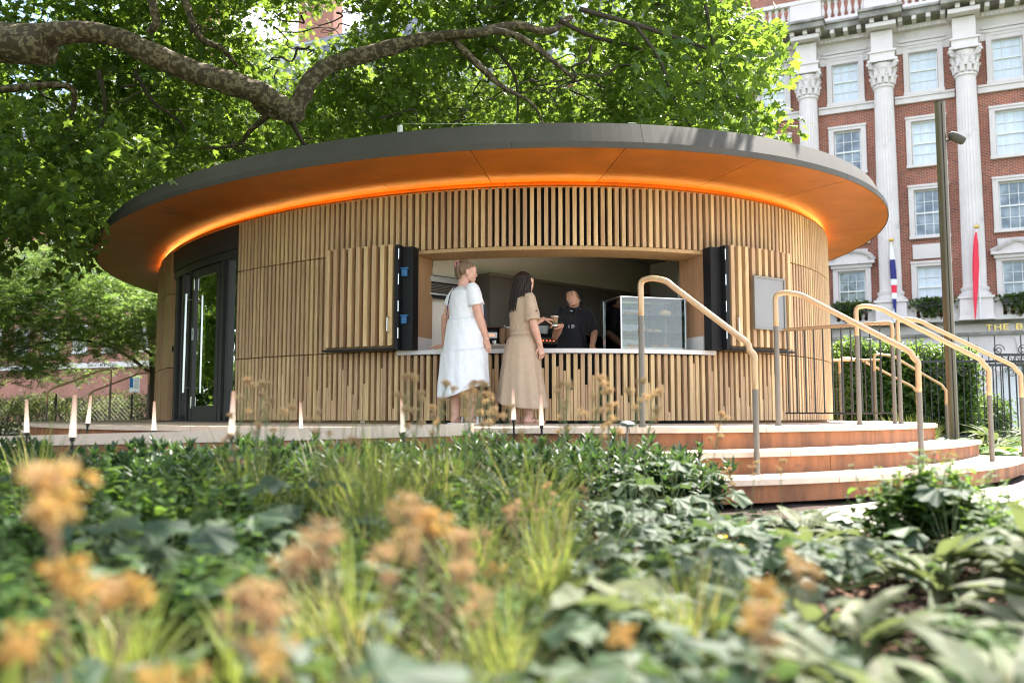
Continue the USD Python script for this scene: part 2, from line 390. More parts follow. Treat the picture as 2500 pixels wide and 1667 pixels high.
struct('path', extrude(np.array([(1.75, 5.1), (1.55, 4.3), (1.75, 3.75), (2.4, 3.5), (4.2, 3.5), (9, 4.2), (14, 6), (14, 9), (6.5, 9.6), (5.6, 9.2), (5.0, 8.35), (3.9, 6.9), (2.7, 5.9)]), -.1, .0), paving)
struct('street', sheet(-70, 60, 28, 38, 2, 2, -.04), M('asphalt', (.09, .09, .09), .9, .2, 4))

# ---------------------------------------------------------------- kiosk
kiosk = thing('kiosk', 'round garden kiosk clad in upright oak battens with a wide rust orange roof overhang', 'kiosk')
S = lambda p, off=0.0: wall.ray(px(p), off)
s_pierL, s_doorL, s_doorR = S(379) , S(410), S(571)
s_opL, s_opR = S(1004), S(1727)
s_right = 8.2
PITCH = .0785

def wall_shell(s0, s1, off, th, z0, z1, n=None):
    ss = np.linspace(s0, s1, n or max(3, int(abs(s1 - s0) / .12)))
    return ribbon_solid(wall.at(ss, off - th), wall.at(ss, off), z0, z1)

# backing behind the battens
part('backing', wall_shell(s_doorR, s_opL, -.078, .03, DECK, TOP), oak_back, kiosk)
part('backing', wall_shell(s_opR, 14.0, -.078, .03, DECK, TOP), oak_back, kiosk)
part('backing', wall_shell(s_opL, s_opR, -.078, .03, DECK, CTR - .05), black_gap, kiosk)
part('transom_glass', wall_shell(s_opL + .9, s_opR - .9, -.085, .01, HEAD + .03, TOP), black_gap, kiosk)  # opaque black in place of glass, painting in the dim room behind
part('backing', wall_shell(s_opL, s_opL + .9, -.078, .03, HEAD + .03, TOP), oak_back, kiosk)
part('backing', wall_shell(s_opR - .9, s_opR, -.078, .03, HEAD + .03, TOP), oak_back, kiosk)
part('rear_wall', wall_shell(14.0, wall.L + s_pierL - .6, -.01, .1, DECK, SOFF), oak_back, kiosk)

def slat_mesh(s, z0, z1, w=.044, dep=.072, off=0.0, pl=wall):
    c = pl.at(s, off - dep / 2); n = pl.nrm(s); a = math.atan2(n[1], n[0])
    v, f = cbox((dep, w, z1 - z0), .003)
    return v @ rot(a).T + np.array([c[0], c[1], (z0 + z1) / 2]), f

slats, extra, shorts = [], MB(), []
def row(s0, s1, z0, z1):
    k = int(round((s1 - s0) / PITCH))
    for q in range(k): slats.append((s0 + (q + .5) * (s1 - s0) / k, z0, z1))
zb = DECK + .028
row(s_opL + .01, s_opR - .01, HEAD + .012, TOP)
row(s_opL + .01, s_opR - .01, zb, CTR - .055)
for a, b in ((s_doorR + .01, s_opL), (s_opR, s_right + 3.2)):
    row(a, b, SEAM + .006, TOP); row(a, b, CTR + .006, SEAM - .006); row(a, b, zb, CTR - .006)
def screen_size(t):
    p = wall.at(t[0]); n = wall.nrm(t[0]); d = np.linalg.norm(p)
    return -(n @ p) / d * (t[2] - t[1]) / d ** 1.2
slats.sort(key=lambda t: -screen_size(t))
for t in slats[:300]: part('batten', slat_mesh(*t), oak, kiosk)
for t in slats[300:]: extra.add(*slat_mesh(*t))
part('battens_beyond', extra.get(), oak, kiosk, kind='stuff')
# short staves of uneven height stand in the gaps of the lowest tier
for a, b in ((s_doorR + .01, s_opL), (s_opL + .01, s_opR - .01), (s_opR, s_right)):
    k = int(round((b - a) / PITCH))
    for q in range(k - 1):
        if rng.random() < .62:
            h = rng.uniform(.06, .60) * (1 if rng.random() < .8 else 1.15)
            part('short_stave', slat_mesh(a + (q + 1) * (b - a) / k, zb, zb + h, w=.027, dep=.05, off=-.01), oak, kiosk)
# pier left of the door: broad staves
sp = np.linspace(s_pierL - .55, s_doorL - .02, 6)
for q in range(5):
    for z0, z1 in ((zb - .02, CTR - .006), (CTR + .006, SEAM - .006), (SEAM + .006, TOP)):
        ss = np.linspace(sp[q] + .004, sp[q + 1] - .004, 3)
        part('pier_stave', ribbon_solid(wall.at(ss, -.16), wall.at(ss, .0 + .012 * (q % 2)), z0, z1), oak_plain, kiosk)
# roof: soffit panels, band above the battens, fascia, upstand, top
joints_px = [799, 1145, 1534.7, 1869, 2089.8]
inner_px = [967.6, 1199.8, 1462.8, 1706, 1884.5]
ja = [rim.ray(px(p)) for p in joints_px]; jb = [wall.ray(px(p), -.1) for p in inner_px]
da, db = rim.L, wall.L
na = 9
ra = np.concatenate([ja, ja[-1] + (ja[0] + da - ja[-1]) * np.arange(1, 14) / 13]); rb = np.concatenate([jb, jb[-1] + (jb[0] + db - jb[-1]) * np.arange(1, 14) / 13])
for k in range(len(ra) - 1):
    ga, gb = .004, .004
    a = np.linspace(ra[k] + ga, ra[k + 1] - ga, 26); b = np.linspace(rb[k] + gb, rb[k + 1] - gb, 26)
    part('soffit_panel', ribbon_solid(wall.at(b, -.11), rim.at(a, -.012), SOFF, SOFF + .012), corten_soffit, kiosk)
ss = np.linspace(0, wall.L, 300)
band_s = np.linspace(-11, 9, 12)
for k in range(11):
    part('valance', wall_shell(band_s[k] + .002, band_s[k + 1] - .002, -.006, .012, TOP + .001, TOP + .019, 14), corten_soffit, kiosk)  # thin lip placed to cut off the strip light on the soffit
    part('cornice_band', wall_shell(band_s[k] + .002, band_s[k + 1] - .002, -.095, .02, TOP - .004, SOFF - .001, 14), corten_soffit, kiosk)
rr = np.linspace(0, rim.L, 420)
part('roof_core', ribbon_solid(rim.at(rr, -4.0), rim.at(rr, -.03), SOFF + .014, SOFF + .05), bronze_dark, kiosk)
fs = np.linspace(0, rim.L, 12)
for k in range(11):
    q = np.linspace(fs[k] + .002, fs[k + 1] - .002, 40)
    part('fascia', ribbon_solid(rim.at(q, -.01), rim.at(q, 0.0), SOFF - .004, SOFF + .058), bronze, kiosk)
    q = q + 1.3
    lo, hi = rim.at(q, -.012), rim.at(q, -.13)
    V = np.vstack([np.column_stack([lo, np.full(40, SOFF + .056)]), np.column_stack([hi, np.full(40, SOFF + .285)]), np.column_stack([rim.at(q, -.15), np.full(40, SOFF + .285)]), np.column_stack([rim.at(q, -.06), np.full(40, SOFF + .053)])])
    i = np.arange(39); F = np.vstack([np.stack([a * 40 + i, a * 40 + i + 1, b * 40 + i + 1, b * 40 + i], 1) for a, b in ((0, 1), (1, 2), (2, 3), (3, 0))])
    part('upstand', (V, F), bronze, kiosk)
part('green_roof', extrude(rim.at(rr[:-1], -.16), SOFF + .2, SOFF + .26), lawn, kiosk)
# warm light strip hidden behind the batten tops
led = emit('warm_light', (1.0, .52, .13), 6.5)
for a, b in ((s_pierL - .5, 1.0), (1.0, 7.5)):
    q = np.linspace(a, b, 80)
    part('light_strip', ribbon_solid(wall.at(q, -.088), wall.at(q, -.066), TOP + .001, TOP + .007), led, kiosk)
    part('light_shelf', ribbon_solid(wall.at(q, -.094), wall.at(q, -.022), TOP - .008, TOP - .001), oak_back, kiosk)  # unseen, placed to stop strip light falling between the battens
# ceiling, floor inside
part('ceiling', extrude(wall.at(ss[:-1], -.13), 2.80, 2.84), M('ceiling_paint', (.8, .76, .7), .8, .05), kiosk)
part('floor', extrude(wall.at(ss[:-1], -.13), DECK, DECK + .008), M('floor_tile', (.45, .41, .37), .5, .1), kiosk)

# serving hatch lining
for s, sg in ((s_opL, 1), (s_opR, -1)):
    q = np.linspace(s, s + sg * .03, 3) if sg > 0 else np.linspace(s - .03, s, 3)
    part('hatch_jamb', ribbon_solid(wall.at(q, -.48), wall.at(q, -.0), CTR + .17, HEAD), oak_plain, kiosk)
    part('stone_upstand', ribbon_solid(wall.at(q, -.48), wall.at(q, -.02), CTR + .001, CTR + .168), white_top, kiosk)
q = np.linspace(s_opL, s_opR, 50)
part('hatch_head', ribbon_solid(wall.at(q, -.48), wall.at(q, -.006), HEAD - .03, HEAD + .008), oak_plain, kiosk)
q = np.linspace(s_opL - .17, s_opR + .1, 50)
part('counter', ribbon_solid(wall.at(q, -.62), wall.at(q, .035), CTR - .048, CTR), white_top, kiosk)
part('counter_shadow_gap', ribbon_solid(wall.at(q[2:-2], -.3), wall.at(q[2:-2], -.03), CTR - .075, CTR - .05), black_gap, kiosk)

# folded shutters
def shutter(sa, sb, side, off, label):
    t = thing('shutter', label, 'shutter')
    sb2 = sb
    n = int(round((sb - sa) / .098))
    for k in range(n):
        s = sa + (k + .5) * (sb - sa) / n
        part('batten', slat_mesh(s, CTR + .045, HEAD + .055, w=.052, dep=.062, off=off), oak, t)
    q = np.linspace(sa, sb, 20)
    part('leaf', ribbon_solid(wall.at(q, off - .105), wall.at(q, off - .062), CTR + .025, HEAD + .05), oak_back, t)
    part('bottom_rail', ribbon_solid(wall.at(q, off - .14), wall.at(q, off + .01), CTR + .0, CTR + .022), black, t)
    if side > 0: e0, e1 = sb + .004, sb + .05
    else: e0, e1 = sa - .05, sa - .004
    q = np.linspace(e0, e1, 3)
    part('folded_leaf', ribbon_solid(wall.at(q, .01), wall.at(q, off - .0), CTR + .0, HEAD + .045), black, t)
    g = e1 + .004 if side > 0 else e0 - .004
    q = np.linspace(g, g + side * .13, 3)
    if side < 0: q = q[::-1]
    part('folded_leaf', ribbon_solid(wall.at(q, .012), wall.at(q, off - .08), CTR + .0, HEAD + .03), black, t)
    q = np.linspace(g + side * .045, g + side * .06, 2)
    if side < 0: q = q[::-1]
    hm = MB()
    for z in (CTR + .12, CTR + .42, CTR + .72, HEAD - .12):
        c = wall.at(e1 if side > 0 else e0, off + .002); hm.tube([(c[0], c[1], z), (c[0], c[1], z + .12)], .007, 8)
    part('hinges', hm.get(), steel, t)
    # handle
    s = sb - .055 if side > 0 else sa + .075
    c = wall.at(s, off + .055); c0 = wall.at(s, off); z0 = CTR + .19
    hb = MB().tube([(*c0, z0), (*c, z0 + .01), (*c, z0 + .16), (*c0, z0 + .17)], .008, 8)
    part('handle', hb.get(), steel, t)
    return t
OFF = .235
shL = shutter(wall.ray(px(786), OFF), wall.ray(px(960), OFF), 1, OFF, 'folded oak batten shutter with blue catches at the left of the serving hatch')
shR = shutter(wall.ray(px(1786), OFF), wall.ray(px(1940), OFF), -1, OFF, 'folded oak batten shutter carrying an empty poster frame right of the hatch')
blue = M('blue_catch', (.02, .12, .28), .4, .05)
for z in (CTR + .33, CTR + .86):
    s = wall.ray(px(960), OFF) + .07; c = wall.at(s + .02, OFF - .06); n = wall.nrm(s); a = math.atan2(n[1], n[0])
    v, f = cbox((.03, .07, .085), .006); w = v @ rot(a).T + np.array([c[0], c[1], z]); mb = MB().add(w, f)
    v, f = cbox((.04, .1, .02), .005); mb.add(v @ rot(a).T + np.array([c[0], c[1], z + .05]), f)
    part('catch', mb.get(), blue, shL)
# poster frame on the right shutter
pf0, pf1 = wall.ray(px(1845), OFF + .03), wall.ray(px(1922), OFF + .03); a0, a1 = wall.at(pf0, OFF + .012), wall.at(pf1, OFF + .012)
pz0, pz1 = 1.505, 2.115
frm = thing('poster_frame', 'empty grey poster frame fixed to the right hand shutter', 'frame')
u = (a1 - a0) / np.linalg.norm(a1 - a0); nrm2 = np.array([u[1], -u[0]]); W = np.linalg.norm(a1 - a0); ang = math.atan2(u[1], u[0])
mid = (a0 + a1) / 2
def flat(cx, cz, sx, sz, th, out): 
    v, f = cbox((sx, th, sz), .003); c = mid + u * cx + nrm2 * out
    return v @ rot(ang).T + np.array([c[0], c[1], cz]), f
H2 = pz1 - pz0; zc = (pz0 + pz1) / 2
grey_frame = M('grey_frame', (.22, .21, .19), .45, .05, metal=.4)
part('panel', flat(0, zc, W - .03, H2 - .03, .012, .012), M('poster_grey', (.20, .19, .19), .35, .06, 3, coat=.3), frm)
for sx in (-1, 1): part('frame_side', flat(sx * (W / 2 - .012), zc, .024, H2, .03, .015), grey_frame, frm)
for sz in (-1, 1): part('frame_rail', flat(0, zc + sz * (H2 / 2 - .012), W - .05, .024, .03, .015), grey_frame, frm)

# glazed entrance at the left
def mull(s, w, off, dep, z0, z1, m=bronze_dark, name='mullion', par=None):
    q = np.linspace(s - w / 2, s + w / 2, 3)
    return part(name, ribbon_solid(wall.at(q, off - dep), wall.at(q, off), z0, z1), m, par or kiosk)
HD = 2.72
part('door_head', wall_shell(s_doorL, s_doorR, -.03, .03, HD + .02, TOP - .01), bronze_dark, kiosk)
part('door_transom', wall_shell(s_doorL, s_doorR, -.045, .1, HD - .09, HD + .015), bronze_dark, kiosk)
D = lambda p: wall.ray(px(p))
for p_, w in ((416, .1), (432, .05), (447, .05), (527, .09), (541, .05), (566, .06)): mull(D(p_), w, -.05, .12, DECK, HD - .09)
door = sub('door', kiosk, label='glazed door with a tall steel pull bar')
d0, d1 = D(452), D(520)
for s in (d0 + .06, d1 - .05): mull(s, .1, -.06, .06, DECK + .02, HD - .1, bronze_dark, 'stile', door)
for z0, z1 in ((DECK + .02, DECK + .22), (HD - .22, HD - .1)):
    q = np.linspace(d0 + .115, d1 - .105, 6); part('rail', ribbon_solid(wall.at(q, -.115), wall.at(q, -.065), z0, z1), bronze_dark, door)
q = np.linspace(d0 + .11, d1 - .1, 3); part('pane', ribbon_solid(wall.at(q, -.096), wall.at(q, -.088), DECK + .215, HD - .215), glass, door)
c = wall.at(d0 + .03, .03); c0 = wall.at(d0 + .03, -.06)
hb = MB().tube([(*c, .86), (*c, 2.28)], .021, 12)
for z in (.93, 2.2): hb.tube([(*c, z), (*c0, z)], .012, 8)
part('pull_bar', hb.get(), steel, door, smooth=40)
sg = MB(); 
for z in (.72, 2.42): 
    c = wall.at(d0 + .085, -.058); n = wall.nrm(d0); v, f = cbox((.012, .05, .17), .003); sg.add(v @ rot(math.atan2(n[1], n[0])).T + np.array([*c, z]), f)
part('hinge_plates', sg.get(), steel, door)
c = wall.at(d0 + .095, -.055); n = wall.nrm(d0 + .1); a = math.atan2(n[1], n[0]); v, f = cbox((.004, .075, .17), .001)
paper = M('paper', (.78, .78, .76), .7, .03)
part('notice', (v @ rot(a).T + np.array([*c, 1.70]), f), paper, door, label='small white printed notice')
tm = MB()
for k, (z, w) in enumerate(((1.762, .012), (1.735, .05), (1.717, .055), (1.699, .05), (1.681, .052), (1.65, .03))):
    v, f = boxvf((.002, w, .007)); c2 = wall.at(d0 + .095, -.0515); tm.add(v @ rot(a).T + np.array([*c2, z]), f)
part('notice_print', tm.get(), black, door)
for p_a, p_b in ((420, 446), (530, 565)):
    q = np.linspace(D(p_a) + .03, D(p_b) - .02, 4); part('side_pane', ribbon_solid(wall.at(q, -.106), wall.at(q, -.1), DECK + .09, HD - .09), glass, kiosk)
part('door_sill', wall_shell(s_doorL, s_doorR, -.04, .12, DECK + .001, DECK + .018), bronze_dark, kiosk)
c = wall.at(s_doorL + .06, -.045); v, f = cbox((.02, .06, .09), .006); part('door_bell', (v @ rot(math.atan2(*wall.nrm(s_doorL)[::-1])).T + np.array([*c, 1.55]), f), black, kiosk)
# ---------------------------------------------------------------- the brick buildings behind
def brickmat(name, c1, c2, mortar, w=.225, h=.075):
    return usdkit.material(stage, '/World/Looks/' + name, {
        'tc': ('texture_coordinate', {}), 'sx': ('separate_xyz', {}), 'ax': ('math', {'math_type': 'add'}), 'cx': ('combine_xyz', {}),
        'b': ('brick_texture', {'color1': c1, 'color2': c2, 'mortar': mortar, 'scale': 1.0, 'mortar_size': .011, 'mortar_smooth': .2, 'bias': -.1, 'brick_width': w, 'row_height': h}),
        'n': ('noise_texture', {'scale': .5, 'detail': 6.0}), 'r': ('rgb_ramp', {'ramp': [(.3, (.75, .75, .75)), (.7, (1.1, 1.1, 1.1))]}),
        'mx': ('mix_color', {'blend_type': 'multiply', 'fac': 1.0, 'use_clamp': False}), 'bp': ('bump', {'strength': .5, 'distance': .01, 'invert': True}),
        'p': ('principled_bsdf', {'roughness': .85})},
        [('tc.object', 'sx.vector'), ('sx.x', 'ax.value1'), ('sx.y', 'ax.value2'), ('ax.value', 'cx.x'), ('sx.z', 'cx.y'), ('cx.vector', 'b.vector'), ('tc.object', 'n.vector'), ('n.fac', 'r.fac'),
         ('b.color', 'mx.a'), ('r.color', 'mx.b'), ('mx.result', 'p.base_color'), ('b.fac', 'bp.height'), ('bp.normal', 'p.normal')], surface='p.BSDF')
brick_red = brickmat('brick_red', (.34, .075, .036), (.13, .03, .02), (.50, .34, .26))
brick_far = brickmat('brick_far', (.36, .10, .055), (.22, .06, .04), (.46, .32, .25))
portland = M('portland_stone', (.63, .575, .555), .8, .08, 1.2, bump=.1, bscale=30, dirt=((.30, .275, .25), .9, .6, .85), coord='obj')
portland_dark = M('weathered_stone', (.30, .28, .255), .85, .35, 1.6, coord='obj', dirt=((.10, .095, .09), 1.3, .45, .75))
white_paint = M('white_paint', (.76, .76, .75), .5, .03, 3)
slate = M('roof_slate', (.155, .16, .18), .7, .3, 3, bump=.3, bscale=20)
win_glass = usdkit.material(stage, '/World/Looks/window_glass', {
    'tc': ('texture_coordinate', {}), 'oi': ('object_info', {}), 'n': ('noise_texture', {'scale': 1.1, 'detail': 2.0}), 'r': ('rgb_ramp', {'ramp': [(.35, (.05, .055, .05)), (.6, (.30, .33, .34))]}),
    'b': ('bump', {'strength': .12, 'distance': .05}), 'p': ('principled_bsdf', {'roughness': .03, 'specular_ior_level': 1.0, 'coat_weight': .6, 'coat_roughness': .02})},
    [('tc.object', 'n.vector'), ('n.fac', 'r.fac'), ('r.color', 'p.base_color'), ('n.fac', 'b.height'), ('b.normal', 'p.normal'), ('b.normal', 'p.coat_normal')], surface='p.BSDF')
curtain = M('net_curtain', (.62, .68, .74), .9, .10, 9, stretch=(1, 1, .05), coord='obj', spec=.3, coat=.9)
gold = M('gold', (.75, .52, .16), .3, .05, 5, metal=.9)

def wallx(mb, x0, x1, z0, z1, y0, y1): mb.box(((x0 + x1) / 2, (y0 + y1) / 2, (z0 + z1) / 2), (x1 - x0, y1 - y0, z1 - z0)); return mb

def window_kind(name, w, h, cols, rows, blind):
    """white sash window in a moulded surround; origin at the sill centre on the wall face, outward -y"""
    t = proto(name); sw = .24
    for sx in (-1, 1): part('surround', MB().box((sx * (w / 2 + sw / 2), -.05, h / 2), (sw, .1, h)).box((sx * (w / 2 + sw - .04), -.11, h / 2), (.08, .04, h)).get(), portland, t)
    part('lintel', MB().box((0, -.055, h + sw / 2), (w + 2 * sw, .11, sw)).box((0, -.12, h + sw - .05), (w + 2 * sw + .05, .06, .1)).get(), portland, t)
    part('sill', MB().box((0, -.09, -.07), (w + 2 * sw + .05, .18, .14)).get(), portland, t)
    m = MB(); y = .14
    for sx in (-1, 1): m.box((sx * (w / 2 - .035), y, h / 2), (.07, .08, h))
    for z in (.035, h / 2, h - .035): m.box((0, y, z), (w - .14, .08, .07))
    part('sash', m.get(), white_paint, t)
    m = MB()
    for c in range(1, cols): m.box((-w / 2 + .07 + (w - .14) * c / cols, y + .01, h / 2), (.028, .03, h - .07))
    for r in range(1, rows):
        if r * 2 != rows: m.box((0, y + .012, .035 + (h - .07) * r / rows), (w - .14, .03, .028))
    part('glazing_bars', m.get(), white_paint, t)
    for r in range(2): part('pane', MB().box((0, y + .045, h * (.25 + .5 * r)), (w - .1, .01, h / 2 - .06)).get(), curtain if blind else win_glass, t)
    part('reveal', MB().box((-w / 2 + .01, .07, h / 2), (.02, .14, h)).box((w / 2 - .01, .07, h / 2), (.02, .14, h)).box((0, .07, h - .01), (w - .04, .14, .02)).get(), portland, t)
    return t
k_top = window_kind('tall_sash_window_curtained', 1.27, 2.2, 3, 4, True)
k_top2 = window_kind('tall_sash_window', 1.27, 2.15, 3, 4, False)
k_low = window_kind('low_sash_window', 1.27, 2.25, 3, 4, False)
k_lowc = window_kind('low_sash_window_curtained', 1.27, 2.0, 3, 4, True)
k_far = window_kind('terrace_sash_window', 1.15, 1.9, 3, 4, False)

FR, FA = (23.68, 39.8, 0.0), -25.4
hotel = thing('hotel', 'red brick hotel with giant white columns and gold lettering', 'building', FR, FA)
cols_x = [1.28, -2.29, -5.87, -9.40, -12.95]
bays = [3.06, -.50, -4.08, -7.63, -11.17, -14.7]
XL, XR = -17.2, 9.0
def hole_wall(x0, x1, z0, z1, holes):
    from shapely.geometry import box
    p = box(x0, z0, x1, z1)
    for a, b, c, d in holes: p = p.difference(box(a, b, c, d))
    t = trimesh.creation.extrude_polygon(p, .3, engine='earcut'); v = np.array(t.vertices)
    return np.column_stack([v[:, 0], .3 - v[:, 2], v[:, 1]]), np.array(t.faces)
rows_h = []
for b in bays:
    for z, h in ((16.2, 2.2), (12.6, 2.15), (9.12, 2.25), (5.65, 2.0)): rows_h.append((b - .62, z + .01, b + .62, z + h - .01))
part('wall', hole_wall(XL, XR, 5.0, 18.2, rows_h), brick_red, hotel)
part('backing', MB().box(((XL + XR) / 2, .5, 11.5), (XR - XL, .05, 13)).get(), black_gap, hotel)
for b in bays:
    for q, (z, h) in enumerate(((16.2, 2.2), (12.6, 2.15), (9.12, 2.25), (5.65, 2.0))):
        src = (k_top, k_top if b in (-.5, -4.08) and q == 1 else k_top2, k_low, k_lowc if b == -4.08 else k_low)[q]
        copy_of(src, 'window', hotel, (b, 0, z), scale=(1, 1, h / {0: 2.2, 1: 2.2 if src is k_top else 2.15, 2: 2.25, 3: 2.0 if src is k_lowc else 2.25}[q]))
    part('hood', MB().box((b, -.1, 18.72 + .06), (2.05, .2, .12)).box((b, -.06, 18.62), (1.95, .12, .1)).get(), portland, hotel)
# string course and frieze between the columns
for b in bays:
    part('string_course', MB().box((b, -.07, 15.86), (2.62, .14, .36)).box((b, -.1, 16.0), (2.62, .2, .09)).get(), portland, hotel)
    part('panel_frame', MB().box((b, -.045, 8.36), (1.55, .09, .7)).get(), portland, hotel)
    part('frieze', MB().box((b, -.03, 18.75), (2.62, .06, .9)).get(), portland, hotel) if False else None
for k, b in enumerate(bays):        # heads over the lowest windows: curved, plain, pointed
    m = MB()
    if k % 2 == 1 or k == 0:
        m.box((b, -.16, 8.02), (2.15, .32, .13)).box((b, -.1, 7.86), (1.9, .2, .16))
        n = 12; xs = np.linspace(-1.07, 1.07, n)
        zs = 8.09 + .52 * (1 - np.abs(xs / 1.07)) if k == 1 else 8.09 + .5 * np.sqrt(np.maximum(0, 1 - (xs / 1.07) ** 2)) ** 1.2
        for a in range(n - 1): m.bar((b + xs[a], -.17, zs[a] + .04), (b + xs[a + 1], -.17, zs[a + 1] + .04), .095, n=4)
        part('tympanum', extrude_face := (np.array([[b + x, -.05, z] for x, z in zip(xs, zs)] + [[b, -.05, 8.06]]), np.array([[n, i + 1, i] for i in range(n - 1)])), portland, hotel)
        part('pediment', m.get(), portland, hotel)
# columns
def fluted(r0, r1, z0, z1, fl=20):
    n = fl * 6; a = np.linspace(0, 2 * np.pi, n, endpoint=False); d = -.045 * np.maximum(0, np.cos(a * fl)) ** .7
    zs = np.linspace(z0, z1, 7); V, F = [], []
    for k, z in enumerate(zs):
        t = k / 6; r = (r0 + (r1 - r0) * t ** 1.6) + d * (0 if k in (0, 6) else 1)
        V.append(np.column_stack([r * np.cos(a), r * np.sin(a), np.full(n, z)]))
    i = np.arange(n); j = (i + 1) % n
    for k in range(6): F.append(np.stack([k * n + i, k * n + j, (k + 1) * n + j, (k + 1) * n + i], 1))
    return np.vstack(V), np.vstack(F)
kc = proto('column')
part('shaft', fluted(.50, .43, 6.55, 16.45), portland, kc, smooth=30)
part('base', lathe([(.0, 5.98), (.66, 5.98), (.68, 6.06), (.66, 6.15), (.58, 6.2), (.56, 6.27), (.6, 6.33), (.6, 6.42), (.52, 6.47), (.5, 6.56)], 32), portland, kc, smooth=40)
part('pedestal', MB().box((0, 0, 5.4), (1.36, 1.2, 1.0)).box((0, 0, 5.94), (1.5, 1.32, .1)).box((0, 0, 4.96), (1.46, 1.3, .12)).get(), portland, kc)
cap = MB().add(*lathe([(.43, 16.42), (.5, 16.46), (.5, 16.54), (.43, 16.58), (.42, 16.9), (.46, 17.2), (.56, 17.52), (.6, 17.6), (.3, 17.62)], 28))
for ring, (zz, rr_, nn, hh) in enumerate(((16.62, .45, 10, .42), (16.9, .47, 10, .5))):
    for q in range(nn):                                   # acanthus leaves: bent blades with curled tips
        a = (q + .5 * ring) * 2 * np.pi / nn; ca, sa = np.cos(a), np.sin(a)
        pts = [(rr_ * ca, rr_ * sa, zz), ((rr_ + .03) * ca, (rr_ + .03) * sa, zz + hh * .6), ((rr_ + .1) * ca, (rr_ + .1) * sa, zz + hh * .95), ((rr_ + .17) * ca, (rr_ + .17) * sa, zz + hh * .9), ((rr_ + .17) * ca, (rr_ + .17) * sa, zz + hh * .78)]
        cap.tube(pts, [.11, .12, .09, .07, .03], 6)
for sx in (-1, 1):
    for sy in (-1, 1):                                    # corner volutes
        c = np.array([sx * .56, sy * .5, 17.48]); th = np.linspace(0, 4.2 * np.pi, 34); r = .19 * np.exp(-th * .13)
        d = np.array([sx * .72, sy * .70, 0]); d /= np.linalg.norm(d)
        cap.tube(c + np.outer(r * np.cos(th), d) + np.outer(r * np.sin(th), [0, 0, 1]), np.linspace(.055, .03, 34), 6)
        cap.tube([(sx * .3, sy * .27, 17.1), (sx * .42, sy * .38, 17.45), c + d * .12 + np.array([0, 0, .12])], [.05, .06, .05], 6)
part('capital', cap.get(), portland, kc, smooth=45)
part('abacus', MB().box((0, 0, 17.72), (1.36, 1.2, .1)).box((0, 0, 17.79), (1.24, 1.1, .05)).get(), portland, kc)
part('entablature_block', MB().box((0, .05, 18.0), (1.12, 1.0, .34)).box((0, .03, 18.2), (1.26, 1.08, .1)).box((0, .06, 18.75), (.98, .92, .98)).get(), portland, kc)
for x in cols_x: copy_of(kc, 'column', hotel, (x, -.42, 0))
# architrave, cornice that steps forward over each column, brackets, parapet
m = MB(); wallx(m, XL, XR, 18.2, 18.6, -.08, .3); wallx(m, XL, XR, 18.6, 18.7, -.14, .3); part('architrave', m.get(), portland, hotel)
m = MB(); wallx(m, XL, XR, 18.7, 19.3, -.07, .3); part('frieze', m.get(), portland, hotel)
m = MB(); wallx(m, XL, XR, 19.3, 19.5, -.35, .3); part('cornice_moulding', m.get(), portland, hotel)
m = MB(); wallx(m, XL, XR, 19.72, 20.0, -.95, .3); wallx(m, XL, XR, 20.0, 20.12, -1.05, .3); part('cornice', m.get(), portland_dark, hotel)
for x in cols_x:
    part('cornice_break', MB().box((x, -.82, 19.4), (1.35, 1.0, .2)).get(), portland, hotel)
    part('cornice_break', MB().box((x, -.98, 19.86), (1.9, 1.3, .285)).box((x, -1.03, 20.06), (2.0, 1.42, .125)).get(), portland_dark, hotel)
for x in np.arange(XL + .4, XR, .62):
    on = any(abs(x - c) < .8 for c in cols_x)
    part('bracket', MB().box((x, -1.1 if on else -.62, 19.61), (.2, .62, .2)).get(), portland, hotel)
egg = MB()
for x in np.arange(XL + .1, XR, .2): egg.add(*ico((x, -.36, 19.36), .075, 1, (1, .6, 1.2)))
part('egg_moulding', egg.get(), portland, hotel)
m = MB(); wallx(m, XL, XR, 20.12, 20.5, -.5, -.1); wallx(m, XL, XR, 21.5, 21.7, -.55, -.05); part('parapet', m.get(), portland, hotel)
kb = proto('baluster')
part('turning', lathe([(.11, 0), (.11, .08), (.06, .12), (.11, .3), (.125, .42), (.07, .66), (.06, .78), (.1, .84), (.11, 1.0)], 10), portland, kb, smooth=40)
for b in bays:
    for q in range(7): copy_of(kb, 'baluster', hotel, (b - .96 + q * .32, -.3, 20.5))
for x in cols_x + [XL + .6]: part('parapet_pier', MB().box((x, -.3, 21.0), (1.5, .44, 1.02)).get(), portland, hotel)
part('attic', MB().box(((XL + XR) / 2, 1.4, 22.4), (XR - XL, 1.0, 5.2)).get(), brick_red, hotel)
# first floor balconies
for b in bays:
    m = MB().box((b, -.5, 5.86), (2.3, .34, .14)).box((b, -.5, 5.0), (2.3, .34, .2))
    part('balcony_rail', m.get(), portland, hotel)
    for sx in (-1, 1): part('balcony_pier', MB().box((b + sx * .92, -.5, 5.44), (.42, .3, .7)).get(), portland, hotel)
    for q in range(4): copy_of(kb, 'baluster', hotel, (b - .48 + q * .32, -.5, 5.1), scale=(.8, .8, .69))
